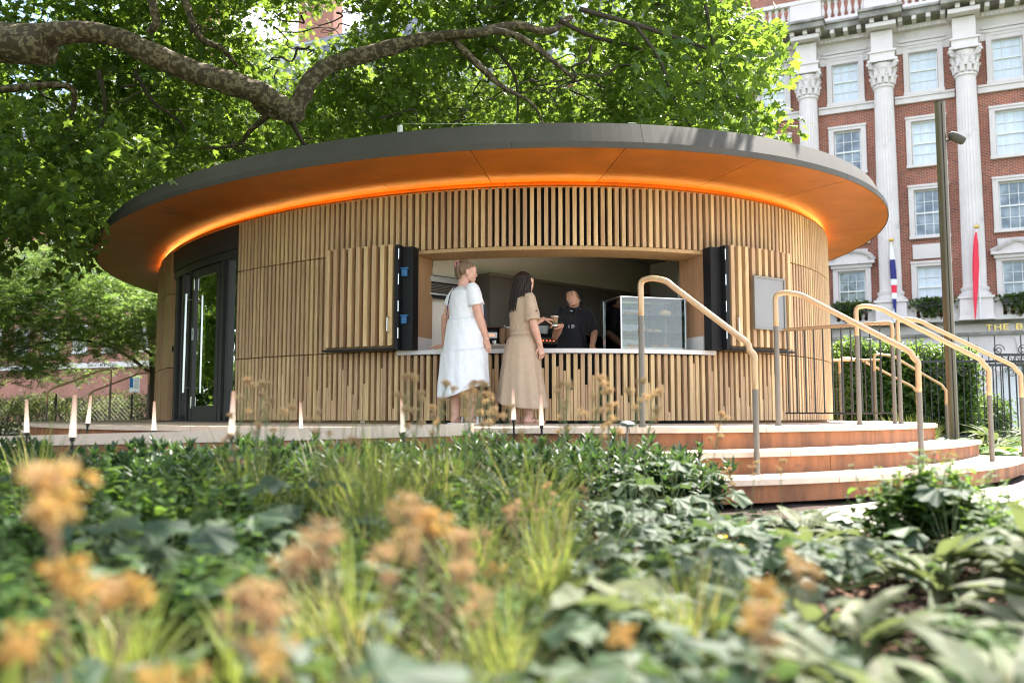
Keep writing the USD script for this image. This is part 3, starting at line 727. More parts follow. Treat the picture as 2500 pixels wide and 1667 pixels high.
# stone ground storey with blind arches and a carriage arch
arches = [-.35, -7.4, -13.8]
from shapely.geometry import Polygon as SP, box as sbox
gp = sbox(XL, 0, XR, 4.25)
for ax in arches:
    th = np.linspace(0, np.pi, 24); gp = gp.difference(SP([(ax - 1.45, 0)] + [(ax - 1.45 * np.cos(t), 1.55 + 1.45 * np.sin(t)) for t in th] + [(ax + 1.45, 0)]))
t = trimesh.creation.extrude_polygon(gp, .5, engine='earcut'); v = np.array(t.vertices)
part('ground_storey', (np.column_stack([v[:, 0], -.15 + v[:, 2] * 1.0, v[:, 1]]), np.array(t.faces)[:, ::-1]), portland, hotel)
for ax in arches:
    th = np.linspace(-.02, np.pi + .02, 10)
    for k in range(9):                                    # wedge stones round the arch
        a, b = th[k] + .02, th[k + 1] - .02; R0, R1 = 1.47, 2.35 + (.25 if k == 4 else 0)
        P = [(ax - R * np.cos(q), 1.55 + R * np.sin(q)) for R, q in ((R0, a), (R0, (a + b) / 2), (R0, b), (R1, b), (R1, (a + b) / 2), (R1, a))]
        tt_ = trimesh.creation.extrude_polygon(SP(P), .06, engine='earcut'); w = np.array(tt_.vertices)
        part('arch_stone', (np.column_stack([w[:, 0], -.21 + w[:, 2], w[:, 1]]), np.array(tt_.faces)[:, ::-1]), portland, hotel)
    part('arch_door', MB().box((ax, .3, 1.5), (3.0, .06, 3.0)).get(), white_paint, hotel)
for z in (.75, 1.45):
    for x0, x1 in ((XL, arches[2] - 2.4), (arches[2] + 2.4, arches[1] - 2.4), (arches[1] + 2.4, arches[0] - 2.4), (arches[0] + 2.4, XR)):
        part('ashlar_course', MB().box(((x0 + x1) / 2, -.18, z), (x1 - x0, .055, .64)).get(), portland, hotel)
m = MB(); wallx(m, XL, XR, 4.25, 4.38, -.3, .3); part('band_course', m.get(), portland_dark, hotel)
m = MB(); wallx(m, XL, XR, 4.38, 4.78, -.2, .3); part('sign_band', m.get(), portland, hotel)
m = MB(); wallx(m, XL, XR, 4.78, 4.9, -.4, .3); part('ledge', m.get(), portland_dark, hotel)
xl = -1.92
for ch in 'THE BILTMORE':
    if ch == ' ': xl += .22; continue
    lt = meshkit.text_mesh(ch, .26, .05, bold=True); lv = np.array(lt.vertices); lv[:, 0] = (lv[:, 0] - lv[:, 0].min()) * 1.3
    part('letter', (np.column_stack([lv[:, 0] + xl, -.21 - lv[:, 2], lv[:, 1] + 4.45]), np.array(lt.faces)[:, ::-1]), gold, hotel); xl += lv[:, 0].max() + .07

# the long terrace that carries on to the left
LX0, LX1 = -84, XL
terrace = thing('brick_terrace', 'long red brick terrace with slate mansard roof half hidden behind the trees', 'building', FR, FA)
tx = np.arange(LX0 + 1.8, LX1 - .6, 3.3); rows = ((5.3, 1.9), (8.75, 1.9), (12.2, 1.9), (15.6, 1.9))
part('wall', hole_wall(LX0, LX1, 0, 19.6, [(x - .56, z + .01, x + .56, z + h - .01) for x in tx for z, h in rows]), brick_far, terrace)
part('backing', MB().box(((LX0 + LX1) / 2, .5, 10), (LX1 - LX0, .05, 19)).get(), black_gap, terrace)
for x in tx:
    for z, h in rows: copy_of(k_far, 'window', terrace, (x, 0, z))
m = MB(); wallx(m, LX0, LX1, 19.6, 20.0, -.5, .3); wallx(m, LX0, LX1, 4.1, 4.5, -.25, .3); part('cornice', m.get(), portland, terrace)
V = np.array([(LX0, -.1, 20.0), (LX1, -.1, 20.0), (LX1, 2.3, 27.0), (LX0, 2.3, 27.0), (LX1, 9, 28.2), (LX0, 9, 28.2)]); part('mansard', (V, np.array([[0, 1, 2, 3], [3, 2, 4, 5]])), slate, terrace)
kd = proto('dormer')
part('cheeks', MB().box((0, .9, 1.1), (1.7, 1.9, 2.2)).get(), white_paint, kd); part('dormer_roof', MB().box((0, .8, 2.27), (1.95, 2.3, .14)).get(), M('lead', (.32, .33, .35), .6, .1), kd)
part('dormer_pane', MB().box((0, -.062, 1.15), (1.15, .012, 1.6)).get(), curtain, kd)
m = MB()
for q in (-.59, -.2, .2, .59): m.box((q, -.075, 1.15), (.06, .03, 1.66))
for q in (.33, .75, 1.15, 1.56, 1.97): m.box((0, -.078, q), (1.2, .03, .05))
part('dormer_bars', m.get(), white_paint, kd)
for x in tx[::1]:
    copy_of(kd, 'dormer', terrace, (x, .25, 20.5)); copy_of(kd, 'dormer', terrace, (x + .2, 1.35, 24.0), scale=(.9, 1, .95))
for x in (-24, -33, -44, -55):
    ch = part('chimney', MB().box((x, 4.5, 29.4), (3.2, 1.1, 5.2)).box((x, 4.5, 32.05), (3.4, 1.3, .14)).get(), brick_far, terrace)
    part('chimney_pots', (lambda q: [q.add(*(lambda a: (a[0] + (x - 1.2 + i * .6, 4.5, 32.1), a[1]))(lathe([(.16, 0), (.14, .7), (.0, .7)], 10))) for i in range(5)] and q.get())(MB()), M('clay_pot', (.42, .2, .1), .8, .1) if x == -24 else UsdShade.Material.Get(stage, '/World/Looks/clay_pot'), terrace)
m = MB(); wallx(m, -52, -44, 3.4, 3.9, -2.6, 0.0); part('porch_roof', m.get(), white_paint, terrace)
for x in (-51.6, -49.6, -47.0, -44.6):
    v, f = lathe([(.32, 0), (.3, .1), (.26, .2), (.22, 2.9), (.3, 3.05), (.34, 3.15), (.34, 3.39), (0, 3.39)], 16); part('porch_column', (v + (x, -2.2, 0), f), white_paint, terrace, smooth=40)
m = MB(); wallx(m, -41, -34, 2.9, 3.3, -1.6, 0.0); part('entrance_hood', m.get(), white_paint, terrace)
part('ground_window', MB().box((-38.6, -.03, 1.9), (2.0, .06, 1.0)).get(), white_paint, terrace); part('ground_pane', MB().box((-38.6, -.065, 1.9), (1.7, .012, .76)).get(), win_glass, terrace)

# flags hanging furled from poles on the balcony ledge
def flag(label, x, ztop, zbot, bands, lean):
    t = thing('flagpole', label, 'flag')
    A = math.radians(FA); o = np.array(FR) + rot(A) @ np.array([x, -1.1, 0])
    pole = MB().tube([o + (0, 0, 4.9), o + (0, 0, ztop + .12)], .03, 8); part('pole', pole.get(), white_paint, t)
    part('finial', ico(o + (0, 0, ztop + .2), .12, 2, (1, 1, .8)), gold, t, smooth=True)
    n = 40; zs = np.linspace(ztop, zbot, n); f = np.linspace(0, 1, n)
    w = .02 + .125 * np.sin(np.pi * np.clip(f, 0, 1) ** .8) ** .8 * (1 - .3 * f); w[-1] = .02
    a = np.linspace(0, 2 * np.pi, 20, endpoint=False); V = []
    for k in range(n):
        r = w[k] * (1 + .22 * np.sin(3 * a + f[k] * 4) + .1 * np.sin(7 * a - f[k] * 6))
        V.append(o + np.stack([r * np.cos(a) + lean * f[k] ** .7, .6 * r * np.sin(a), 0 * a + zs[k]], 1))
    V = np.vstack(V); i = np.arange(20); j = (i + 1) % 20
    for (f0, f1, mt) in bands:
        k0, k1 = int(f0 * (n - 1)), int(f1 * (n - 1)); F = np.vstack([np.stack([k * 20 + i, k * 20 + j, (k + 1) * 20 + j, (k + 1) * 20 + i], 1) for k in range(k0, k1)])
        kk = np.unique(F); part('cloth', (V[kk], np.searchsorted(kk, F)), mt, t, smooth=True)
fw, fr, fb = M('flag_white', (.78, .78, .8), .8, .04), M('flag_red', (.68, .03, .06), .8, .08), M('flag_blue', (.02, .025, .16), .8, .08)
flag('furled red white and blue flag before the left fluted column', -5.75, 8.65, 5.0, [(0, .22, fw), (.22, .48, fb), (.48, .55, fw), (.55, .66, fr), (.66, .72, fw), (.72, .9, fb), (.9, 1, fw)], .05)
flag('furled plain red flag hanging before the right fluted column', -2.15, 8.95, 4.9, [(0, 1, fr)], -.25)
# trailing plants on the balconies
ivy_leaf = leafmat('ivy_leaf', (.035, .07, .02), (.09, .15, .04), .35)
def leaf_tri(L=.05, W=.035):
    return np.array([[0, 0, 0], [W, L * .5, .006], [0, L, -.004], [-W, L * .5, .006]]), np.array([[0, 1, 2], [0, 2, 3]])
for b in (-7.63, -4.08, -.5):
    A = math.radians(FA); o = np.array(FR) + rot(A) @ np.array([b, -.72, 5.75]); r = np.random.default_rng(int(-b * 10)); n = 900
    x = r.normal(0, .42, n); drop = np.abs(r.normal(0, .42, n)) * (1 - np.abs(x) / 1.6); p = np.column_stack([x, r.normal(0, .14, n), .25 - np.maximum(0, drop)])
    iv = thing('balcony_plant', {-7.63: 'trailing green plant on the balcony left of the furled flags', -4.08: 'trailing green plant on the balcony between the two furled flags', -.5: 'trailing green plant on the balcony right of the red flag'}[b], 'plant', group='trailing plants on hotel balconies')
    instancer('foliage', iv, [(leaf_tri(.15, .06), ivy_leaf, False)], p @ rot(A).T + o, np.zeros(n), quats(n, r, tilt=1.2), r.uniform(.7, 1.4, n))
    part('trough', (lambda q: (q[0] @ rot(A).T + o, q[1]))(boxvf((1.5, .3, .25))), bronze_dark, iv)
# ---------------------------------------------------------------- handrails, lamp post, garden lights
def q3(p_, q_, d): return np.array([(p_ - 1250) / 2150 * d, d, EYE + (1015 - q_) / 2150 * d])
def handrail(label, A, B, zfA, zfB, group, r=.021, lead=.16):
    """bent brass rail over two posts that are brass at the top and bronze below"""
    A, B = np.array(A, float), np.array(B, float); t = thing('handrail', label, 'handrail', group=group)
    dirn = (B - A); hd = dirn.copy(); hd[2] = 0; hd /= np.linalg.norm(hd)
    a0 = A.copy(); a1 = A + hd * lead
    pts = [a0 - (0, 0, .26), a0 - (0, 0, .1), a0 - (0, 0, .045), a0 + hd * .012 - (0, 0, .012), a0 + hd * .045 + (0, 0, .0), a0 + hd * .1, a1 + (B - a1) * .05]
    pts += [a1 + (B - a1) * k for k in (.15, .4, .6, .8, .93)] + [B - hd * .03 - (0, 0, .012), B - (0, 0, .05), B - (0, 0, .11), B - (0, 0, .27)]
    part('rail', tube(smoothpath(pts, 3), r, 12), brass_rail, t, smooth=True)
    for P, zf in ((A, zfA), (B, zfB)):
        part('post', tube([(P[0], P[1], zf), (P[0], P[1], P[2] - .26)], r * .98, 12), bronze_rail, t, smooth=50)
        part('foot_ring', tube([(P[0], P[1], zf), (P[0], P[1], zf + .02)], r * 1.35, 14), bronze_rail, t, smooth=50)
    return t
G1 = 'brass handrails across the front steps'
handrail('brass handrail on the left end of the front steps, crossing the serving hatch', (.92, 6.24, 1.50), (1.60, 5.80, .975), DECK, 0, G1)
handrail('second brass handrail of the front steps, crossing the poster frame', (2.10, 6.97, 1.50), (3.00, 6.50, .975), DECK, 0, G1)
handrail('third brass handrail of the front steps, between the balustrade and the lamp post', (3.07, 7.81, 1.50), (4.06, 7.50, .975), DECK, 0, G1)
handrail('fourth brass handrail of the front steps, beyond the third and nearest the lamp post', (3.89, 8.84, 1.50), (4.87, 8.43, .975), DECK, 0, G1)
handrail('far brass handrail in front of the clipped hedge, ending at the lamp post', (5.77, 14.0, 1.50), (6.84, 13.9, .975), DECK, 0, None, lead=.25)
handrail('far brass handrail low before the clipped hedge, its end post clear of the lamp post', (5.55, 14.9, 1.50), (6.75, 14.7, .975), DECK, 0, None, lead=.3)
handrail('brass handrail of the left rear steps, farther from the oak pier', (-8.2, 18.0, 1.47), (-9.25, 17.55, 1.03), DECK, 0, None)
handrail('brass handrail of the left rear steps, close beside the oak pier', (-8.0, 19.4, 1.47), (-9.1, 19.0, 1.03), DECK, 0, None)
bal = thing('balustrade', 'short bronze balustrade of upright bars with a brass top rail beside the kiosk', 'balustrade')
b0, b1 = np.array([3.05, 9.85]), np.array([3.92, 9.05])
part('top_rail', tube(smoothpath([(*b0, 1.49), (*(b0 * .5 + b1 * .5), 1.49), (*(b1 * .94 + b0 * .06), 1.49), (*b1, 1.46), (*b1, 1.3)], 4), .02, 10), brass_rail, bal, smooth=True)
part('bottom_rail', tube([(*b0, .56), (*b1, .56)], .009, 6), bronze_dark, bal)
part('end_post', tube([(*b1, DECK), (*b1, 1.3)], .02, 10), bronze_rail, bal, smooth=50)
for k in range(11):
    c = b0 + (b1 - b0) * (k + .4) / 11.6; part('bar', tube([(*c, .555), (*c, 1.475)], .0085, 6), bronze_dark, bal)
b2 = thing('balustrade', 'low far balustrade with brass top rail behind the kiosk at the hedge', 'balustrade')
c0, c1 = np.array([4.9, 14.6]), np.array([6.0, 14.35])
part('top_rail', tube([(*c0, 1.44), (*c1, 1.44)], .02, 8), brass_rail, b2); part('bottom_rail', tube([(*c0, .56), (*c1, .56)], .01, 6), bronze_dark, b2)
for k in range(11): c = c0 + (c1 - c0) * k / 10; part('bar', tube([(*c, .45), (*c, 1.43)], .009, 6), bronze_dark, b2)

lp = thing('lamp_post', 'tall plain bronze lamp post with one small spotlight on its right side', 'lamp post', (7.48, 15.0, 0))
part('pole', tube([(0, 0, 0), (0, 0, 5.98)], [.088, .085], 20), M('lamp_bronze', (.13, .105, .07), .3, .06, 4, metal=.55), lp, smooth=50)
part('seam', MB().box((-.012, -.087, 3.0), (.012, .012, 5.9)).get(), black, lp)
part('pole_cap', tube([(0, 0, 5.98), (0, 0, 6.0)], .09, 20), bronze_dark, lp)
part('bracket', tube([(.07, -.02, 5.3), (.12, -.03, 5.3), (.16, -.04, 5.36)], .022, 10), bronze_dark, lp, smooth=50)
sp_ = np.array([(0, .06), (.02, .075), (.12, .082), (.2, .078), (.26, .06), (.29, .02), (.292, 0)])
v, f = lathe([(r, z) for z, r in sp_], 18); Rm = trimesh.transformations.rotation_matrix(math.radians(-62), [0, 1, 0])[:3, :3]
part('spotlight', (v @ Rm.T + (.36, -.07, 5.27), f), bronze, lp, smooth=True)
v, f = lathe([(.0, .004), (.055, .004), (.055, .012), (0, .012)], 16); part('lens', (v @ Rm.T + (.36, -.07, 5.27), f), emit('spot_lens', (1, .78, .45), 2.2), lp)

stick_glow = usdkit.material(stage, '/World/Looks/stick_glow', {'tc': ('texture_coordinate', {}), 's': ('separate_xyz', {}), 'r': ('rgb_ramp', {'ramp': [(0, (1.0, .86, .70)), (.06, (1.0, .84, .68)), (.2, (.95, .60, .44))]}),
    'm': ('map_range', {'from_min': 0, 'from_max': .2, 'to_min': .36, 'to_max': .16}), 'e': ('emission', {})}, [('tc.object', 's.vector'), ('s.z', 'r.fac'), ('s.z', 'm.value'), ('r.color', 'e.color'), ('m.result', 'e.strength')], surface='e.emission')
ks = proto('light_stick')
part('glow_rod', lathe([(0, 0), (.0155, 0), (.016, .004), (.0075, .198), (.005, .2), (0, .2)], 14), stick_glow, ks, smooth=50)
part('stake', tube([(0, 0, -.75), (0, 0, -.001)], [.006, .0075], 8), black, ks); part('collar', tube([(0, 0, -.02), (0, 0, .001)], .0125, 12), black, ks)
SG = 'glowing tapered light sticks in the planting'
for (pxb, pyb, d, tl, lab) in ((71, 1055, 5.4, (1, -2), 'glowing light stick at the far left, before the ramp'), (183, 1066, 4.2, (0, 1), 'largest glowing light stick left of the door, second of the left trio'),
        (219, 1033, 6.4, (0, 4), 'small glowing light stick leaning right, in front of the left rear handrails'), (380, 1050, 6.1, (0, -1), 'glowing light stick below the oak pier beside the door'), (569, 1061, 4.05, (0, 1), 'large glowing light stick at the right edge of the glazed entrance'),
        (738, 1050, 6.3, (0, -3), 'slim glowing light stick in front of the left battens, below the folded shutter'), (986, 1054, 5.2, (0, -4), 'glowing light stick leaning left, left of the woman in white'), (1254, 1024, 5.85, (0, -1), 'glowing light stick at the feet of the woman in beige'),
        (1322, 1038, 5.75, (0, -1), 'glowing light stick just right of the woman in beige')):
    P = q3(pxb, pyb, d); copy_of(ks, 'light_stick', None, P, tilt=tl, label=lab, cat='garden light', group=SG)
P = q3(1531, 1034, 4.75); gl = thing('garden_spotlight', 'grey disc shaped garden light on a thin stake', 'garden light', P)
v, f = lathe([(0, -.018), (.03, -.016), (.042, -.004), (.043, .002), (.03, .012), (0, .016)], 24); part('head', (v @ trimesh.transformations.rotation_matrix(.12, [0, 1, 0])[:3, :3].T, f), M('grey_metal', (.33, .33, .33), .35, .05, metal=.6), gl, smooth=60)
part('stake', tube([(0, 0, -.016), (-.012, 0, -.2), (-.03, 0, -.55)], .0065, 8), bronze_rail, gl)

# ---------------------------------------------------------------- trees
bark = usdkit.material(stage, '/World/Looks/plane_bark', {
    'g': ('geometry', {}), 'mp': ('mapping', {'scale': (1, 1, 1.0)}), 'v': ('voronoi_texture', {'scale': 17.0, 'randomness': 1.0, 'feature': 'f1'}), 'n': ('noise_texture', {'scale': 15.0, 'detail': 3.0, 'distortion': .25}),
    'n2': ('noise_texture', {'scale': 40.0, 'detail': 4.0}), 'r': ('rgb_ramp', {'ramp': [(.0, (.07, .046, .028)), (.50, (.095, .066, .041)), (.54, (.24, .18, .115)), (.63, (.31, .245, .165)), (.66, (.13, .092, .058)), (1, (.085, .058, .036))]}),
    'mx': ('mix_color', {'blend_type': 'multiply', 'fac': .4}), 'b': ('bump', {'strength': .5, 'distance': .02}), 'p': ('principled_bsdf', {'roughness': .8})},
    [('g.position', 'mp.vector'), ('mp.vector', 'n.vector'), ('mp.vector', 'n2.vector'), ('n.fac', 'r.fac'), ('r.color', 'mx.a'), ('n2.color', 'mx.b'), ('mx.result', 'p.base_color'), ('n.fac', 'b.height'), ('b.normal', 'p.normal')], surface='p.BSDF')
twig_bark = M('twig_bark', (.06, .045, .032), .85, .3, 14)
plane_leaf = leafmat('plane_leaf', (.030, .070, .012), (.075, .145, .024), .42, .42, .4, tc=(.29, .43, .05))
fine_leaf = leafmat('fine_leaf', (.03, .075, .02), (.10, .17, .05), .45, .4, tc=(.28, .42, .09))

half = [(0, 0), (.14, -.05), (.42, .0), (.31, .17), (.60, .40), (.35, .41), (.21, .50), (.23, .68), (.11, .72), (0, 1.02)]
def lobed(L, fold=.25, curl=.3, r=None):
    o = half + [(-x, y) for x, y in half[-2:0:-1]]; o = np.array(o) * 1.0
    if r is not None: o = o + r.normal(0, .02, o.shape)
    P = np.vstack([[0, .3], o]); z = -fold * np.abs(P[:, 0]) - curl * (P[:, 1] - .3) ** 2 + (0 if r is None else r.normal(0, .03, len(P)))
    n = len(o); i = np.arange(n)
    return np.column_stack([P, z]) * L, np.stack([np.zeros(n, int), 1 + i, 1 + (i + 1) % n], 1)
def euler(a, b, c): return trimesh.transformations.euler_matrix(a, b, c)[:3, :3]
def leaf_cluster(seed, n=9, L=.128, R=.2):
    r = np.random.default_rng(seed); mb = MB()
    for k in range(n):
        v, f = lobed(L * r.uniform(.6, 1.2), r.uniform(.05, .4), r.uniform(.0, .5), r)
        v = v @ euler(r.normal(-.55, .6), r.normal(0, .55), 0).T @ rot(r.uniform(0, 6.28)).T
        mb.add(v + r.normal(0, R * .6, 3), f)
    mb.tube(np.array([(0, 0, .05)]) + np.cumsum(r.normal(0, .07, (4, 3)), 0), .004, 3)
    return mb.get()
pt = thing('plane_tree', 'big plane tree whose mottled limb and leafy branches arch over the kiosk', 'tree')
def limb(name, pts, n=10, seed=0, m=bark):
    """pts: rows of photo direction, distance and radius, turned into a knobbly limb"""
    pts = np.array([np.append(q3(a, b, d), r) for a, b, d, r in pts]); q = smoothpath(pts, 9); r = np.random.default_rng(seed)
    rad = .88 * q[:, 3] * (1 + .10 * meshkit.noise(np.column_stack([np.arange(len(q)) * .35, np.zeros((len(q), 2)) + seed])) - .05)
    v, f = tube(q[:, :3], rad, 18); v = v + (meshkit.fbm(v * 7, 3, seed)[:, None] - .5) * .05 * np.minimum(1, np.repeat(rad, 18)[:, None].mean() / .08)  if False else v
    nn = meshkit.fbm(v * 6, 3, seed) - .5; c = np.vstack([np.repeat(q[:, :3], 18, 0), q[0, :3], q[-1, :3]]); v = c + (v - c) * (1 + .35 * nn[:, None])
    part(name, (v, f), m, pt, smooth=True); return q
trunk = MB()
V, F = tube(smoothpath([(-11.2, 10.2, -.2), (-11.0, 10.2, .5), (-10.7, 10.3, 2.5), (-10.0, 10.5, 4.3), (-8.6, 10.6, 5.0), (-6.9, 10.55, 5.15), (-5.7, 10.5, 5.05)], 8), np.interp(np.linspace(0, 1, 49), [0, .15, .5, .75, 1], [.75, .5, .42, .3, .22]), 20)
part('trunk', (V, F), bark, pt, smooth=True)
main = limb('limb', [(-60, 60, 10.5, .17), (60, 60, 10.5, .165), (160, 50, 10.6, .155), (255, 65, 10.7, .145), (345, 110, 10.8, .16), (440, 150, 10.9, .165), (540, 182, 10.95, .17), (615, 208, 11.0, .165), (668, 238, 11.0, .15), (700, 252, 11.0, .13), (722, 222, 11.0, .135), (742, 178, 11.0, .125), (785, 140, 11.05, .12), (850, 118, 11.1, .12), (930, 95, 11.15, .115), (1010, 72, 11.2, .1), (1090, 60, 11.3, .085), (1170, 50, 11.4, .075), (1260, 32, 11.5, .065), (1340, 48, 11.6, .055), (1400, 10, 11.7, .05)], seed=1)
part('knuckle', (lambda t: (np.array(t.vertices) * (.16, .14, .13) * (1 + .25 * (meshkit.fbm(np.array(t.vertices) * 2.2, 3, 5)[:, None] - .5)) + q3(700, 262, 11.0), np.array(t.faces)))(trimesh.creation.icosphere(3)), bark, pt, smooth=True)
for k, b in enumerate((
    [(985, 85, 11.2, .08), (1060, 62, 11.2, .06), (1150, 52, 11.2, .055), (1240, 52, 11.25, .05), (1310, 90, 11.3, .045), (1370, 140, 11.4, .035), (1420, 185, 11.5, .02)],
    [(1100, 66, 11.3, .06), (1140, 110, 11.3, .055), (1185, 155, 11.35, .05), (1230, 195, 11.4, .035), (1300, 235, 11.5, .025), (1330, 290, 11.6, .018)],
    [(600, 218, 11.1, .075), (620, 250, 11.2, .07), (660, 268, 11.2, .06), (700, 270, 11.2, .05)],
    [(640, 265, 11.2, .05), (600, 300, 11.4, .04), (560, 340, 11.8, .03), (470, 350, 12.2, .022), (330, 340, 12.6, .014)],
    [(690, 265, 11.2, .045), (725, 330, 11.5, .03), (760, 365, 12.0, .02)],
    [(330, -60, 10.9, .07), (350, 20, 10.9, .06), (335, 50, 11.0, .05)],
    [(420, -40, 11.6, .06), (460, 60, 11.6, .05), (520, 95, 11.8, .045), (560, 140, 12, .03)],
    [(-40, 200, 11.5, .06), (130, 190, 11.6, .05), (150, 250, 11.8, .035), (120, 330, 12, .02)],
    [(210, 150, 11.4, .035), (230, 240, 11.6, .03), (215, 320, 11.8, .025), (180, 400, 12, .015)],
    [(300, 150, 12, .035), (350, 230, 12.2, .03), (430, 300, 12.5, .02), (380, 380, 12.8, .012)],
    [(1370, 20, 11.6, .04), (1450, 60, 11.8, .035), (1560, 90, 12, .03), (1640, 130, 12.2, .02)],
    [(1180, 60, 11.8, .03), (1250, 150, 12, .028), (1265, 220, 12.2, .02), (1262, 290, 12.3, .012)],
    [(1420, -10, 11, .04), (1560, 30, 11, .035), (1680, 70, 11, .03), (1760, 100, 11, .02), (1820, 112, 11, .01)],
    [(1560, 30, 11, .03), (1620, 120, 11, .025), (1650, 210, 11.1, .015), (1700, 300, 11.2, .008)],
    [(1740, -20, 11, .03), (1760, 90, 11, .022), (1800, 200, 11, .015), (1860, 270, 11, .009), (1960, 310, 11, .006)])):
    limb('branch', b, seed=k + 3, m=bark if b[0][3] > .045 else twig_bark)
r = np.random.default_rng(11); tw = MB()
for k in range(330):                                     # fine drooping twigs
    x, y = r.uniform(-11, 3.9), r.uniform(10.8, 17); z = r.uniform(3.9, 8.0); st = np.array([x, y, z]); n = 7
    d = np.cumsum(r.normal(0, .35, (n, 3)) * (1, .6, .5) + (r.normal(0, .25), 0, -.10), 0) * .32; (st + d[-1])[0] / (st + d[-1])[1] < .27 and st[0] / st[1] < .27 and tw.tube(smoothpath(st + np.vstack([[0, 0, 0], d]), 3), np.linspace(r.uniform(.008, .022), .004, n * 3 + 1), 4)
part('twigs', tw.get(), twig_bark, pt, kind='stuff')

def fbm01(p, s, seed): return meshkit.fbm(p * s, 3, seed)
N = 60000; p = np.column_stack([r.uniform(-15, 4.3, N), r.uniform(9.8, 18.5, N), r.uniform(2.3, 10.5, N)])
u = p[:, 0] / p[:, 1]; el = (p[:, 2] - EYE) / p[:, 1]
low = np.interp(u, [-.62, -.50, -.487, -.475, -.43, -.37, -.30, -.2, 0, .3, .34, .36, .42], [.165, .155, .170, .250, .272, .292, .312, .325, .332, .318, .33, .36, .6]) + .010 * (fbm01(p, 1.1, 4) - .3) - .016 * (p[:, 1] > 13.5) * (u > -.48)
right = np.interp(el, [.28, .31, .33, .36, .40, .44, .48], [.30, .285, .335, .31, .325, .325, .275])
right = right + .05 * (fbm01(p, 1.6, 9) - .5) - .012 * np.maximum(0, p[:, 1] - 11.5)
dens = fbm01(p, .62, 21) * .65 + fbm01(p, 1.9, 22) * .35
front = (p[:, 1] > 11.7) | ((u > .16) & (p[:, 1] > 10.7)) | ((el < .36) & (u < -.3)) | ((p[:, 1] > 11.1) & (fbm01(p, 1.2, 31) > .6))
# openings where sky and roofs show through
def gap(cx, cy, rx, ry): return np.exp(-((((u - (cx - 1250) / 2150) / (rx / 2150)) ** 2 + ((el - (1015 - cy) / 2150) / (ry / 2150)) ** 2)))
holes = sum(.2 * gap(*g) for g in ((30, 190, 40, 30), (610, 30, 80, 45), (680, 140, 60, 60), (760, 60, 60, 60), (1190, 170, 60, 45), (40, 320, 40, 30), (900, 150, 50, 40), (1370, 110, 50, 40), (1010, 40, 60, 30), (60, 640, 80, 60), (200, 690, 90, 50)))
keep = (el > low) & (u < right) & front & (dens - holes > np.interp(el, [.3, .42, .47], [.485, .505, .52])) & ((p[:, 2] < 7.5) | (r.random(N) < .5)) & (p[:, 2] > 2.2)
P1 = p[keep]
# unseen near foliage out of view, placed to shade the planting and the roof rim
N = 17000; p = np.column_stack([r.uniform(-13, 4.6, N), r.uniform(2.0, 11.6, N), r.uniform(4.3, 8.5, N)]); el = (p[:, 2] - EYE) / p[:, 1]
keep = (el > .53) & np.where(p[:, 0] < -1, fbm01(p, .55, 41) > .49, fbm01(p, .8, 43) > .55 + .05 * (p[:, 0] > 1.2)) & (((p[:, 1] < 8.2) & (p[:, 0] < 3.6) & (p[:, 2] < 6.6)) | ((p[:, 1] > 9.3) & (p[:, 2] > 6.2) & (p[:, 0] < 4.35) & (r.random(N) < .8)) | ((p[:, 0] < .9)))
P1 = np.vstack([P1, p[keep]])
print('plane clusters', len(P1))
cl = [(leaf_cluster(s), plane_leaf, False) for s in range(6)]
instancer('foliage', pt, cl, P1, r.integers(0, 6, len(P1)), quats(len(P1), r, tilt=.35), r.uniform(.8, 1.2, len(P1)))
# nearest leaves on the right, each a leaf of its own
cnt = 0
while cnt < 300:
    d = r.uniform(10.3, 11.2); a = r.uniform(1560, 2010); b = r.uniform(20, 330)
    P = q3(a, b, d); e = (P[2] - EYE) / P[1]
    if P[0] / P[1] > np.interp(e, [.28, .31, .33, .36, .40, .44, .48], [.30, .29, .345, .32, .335, .335, .285]) or e < .308 + (.02 if P[0] / P[1] > .3 else 0): continue
    if fbm01(P[None], 1.5, 77)[0] < .42: continue
    v, f = lobed(r.uniform(.11, .19), r.uniform(.05, .4), r.uniform(0, .5), r)
    v = v @ euler(r.normal(-.75, .5), r.normal(0, .5), 0).T @ rot(r.uniform(0, 6.28)).T + P
    part('leaf', (v, f), plane_leaf, pt); cnt += 1

# trees of the square behind the kiosk
for k, (x, y, zc, Rx, Rz, n, lab) in enumerate(((-9.5, 30, 9.2, 7.0, 5.0, 1500, 'sunlit tree filling the gap behind the left half of the kiosk roof'), (2.5, 31, 9.4, 6.5, 4.6, 1500, 'sunlit tree behind the middle of the kiosk roof'))):
    t = thing('rear_tree', lab, 'tree', (x, y, 0)); part('trunk', tube([(0, 0, -.1), (.1, 0, 3), (0, .1, 9)], [.35, .28, .1], 10), bark, t, smooth=True); rb = np.random.default_rng(80 + k)
    d = rb.normal(0, 1, (n, 3)); d /= np.linalg.norm(d, axis=1, keepdims=True); p = d * (Rx, 4.0, Rz) * (rb.uniform(.2, 1.0, n) ** .45)[:, None] * (.75 + .5 * meshkit.fbm(d * 2.2 + k, 3, 3))[:, None] + (0, 0, zc)
    instancer('foliage', t, [(leaf_cluster(30 + q, 10, .2, .32), plane_leaf, False) for q in range(3)], p, rb.integers(0, 3, n), quats(n, rb, tilt=.5), rb.uniform(.9, 1.5, n))

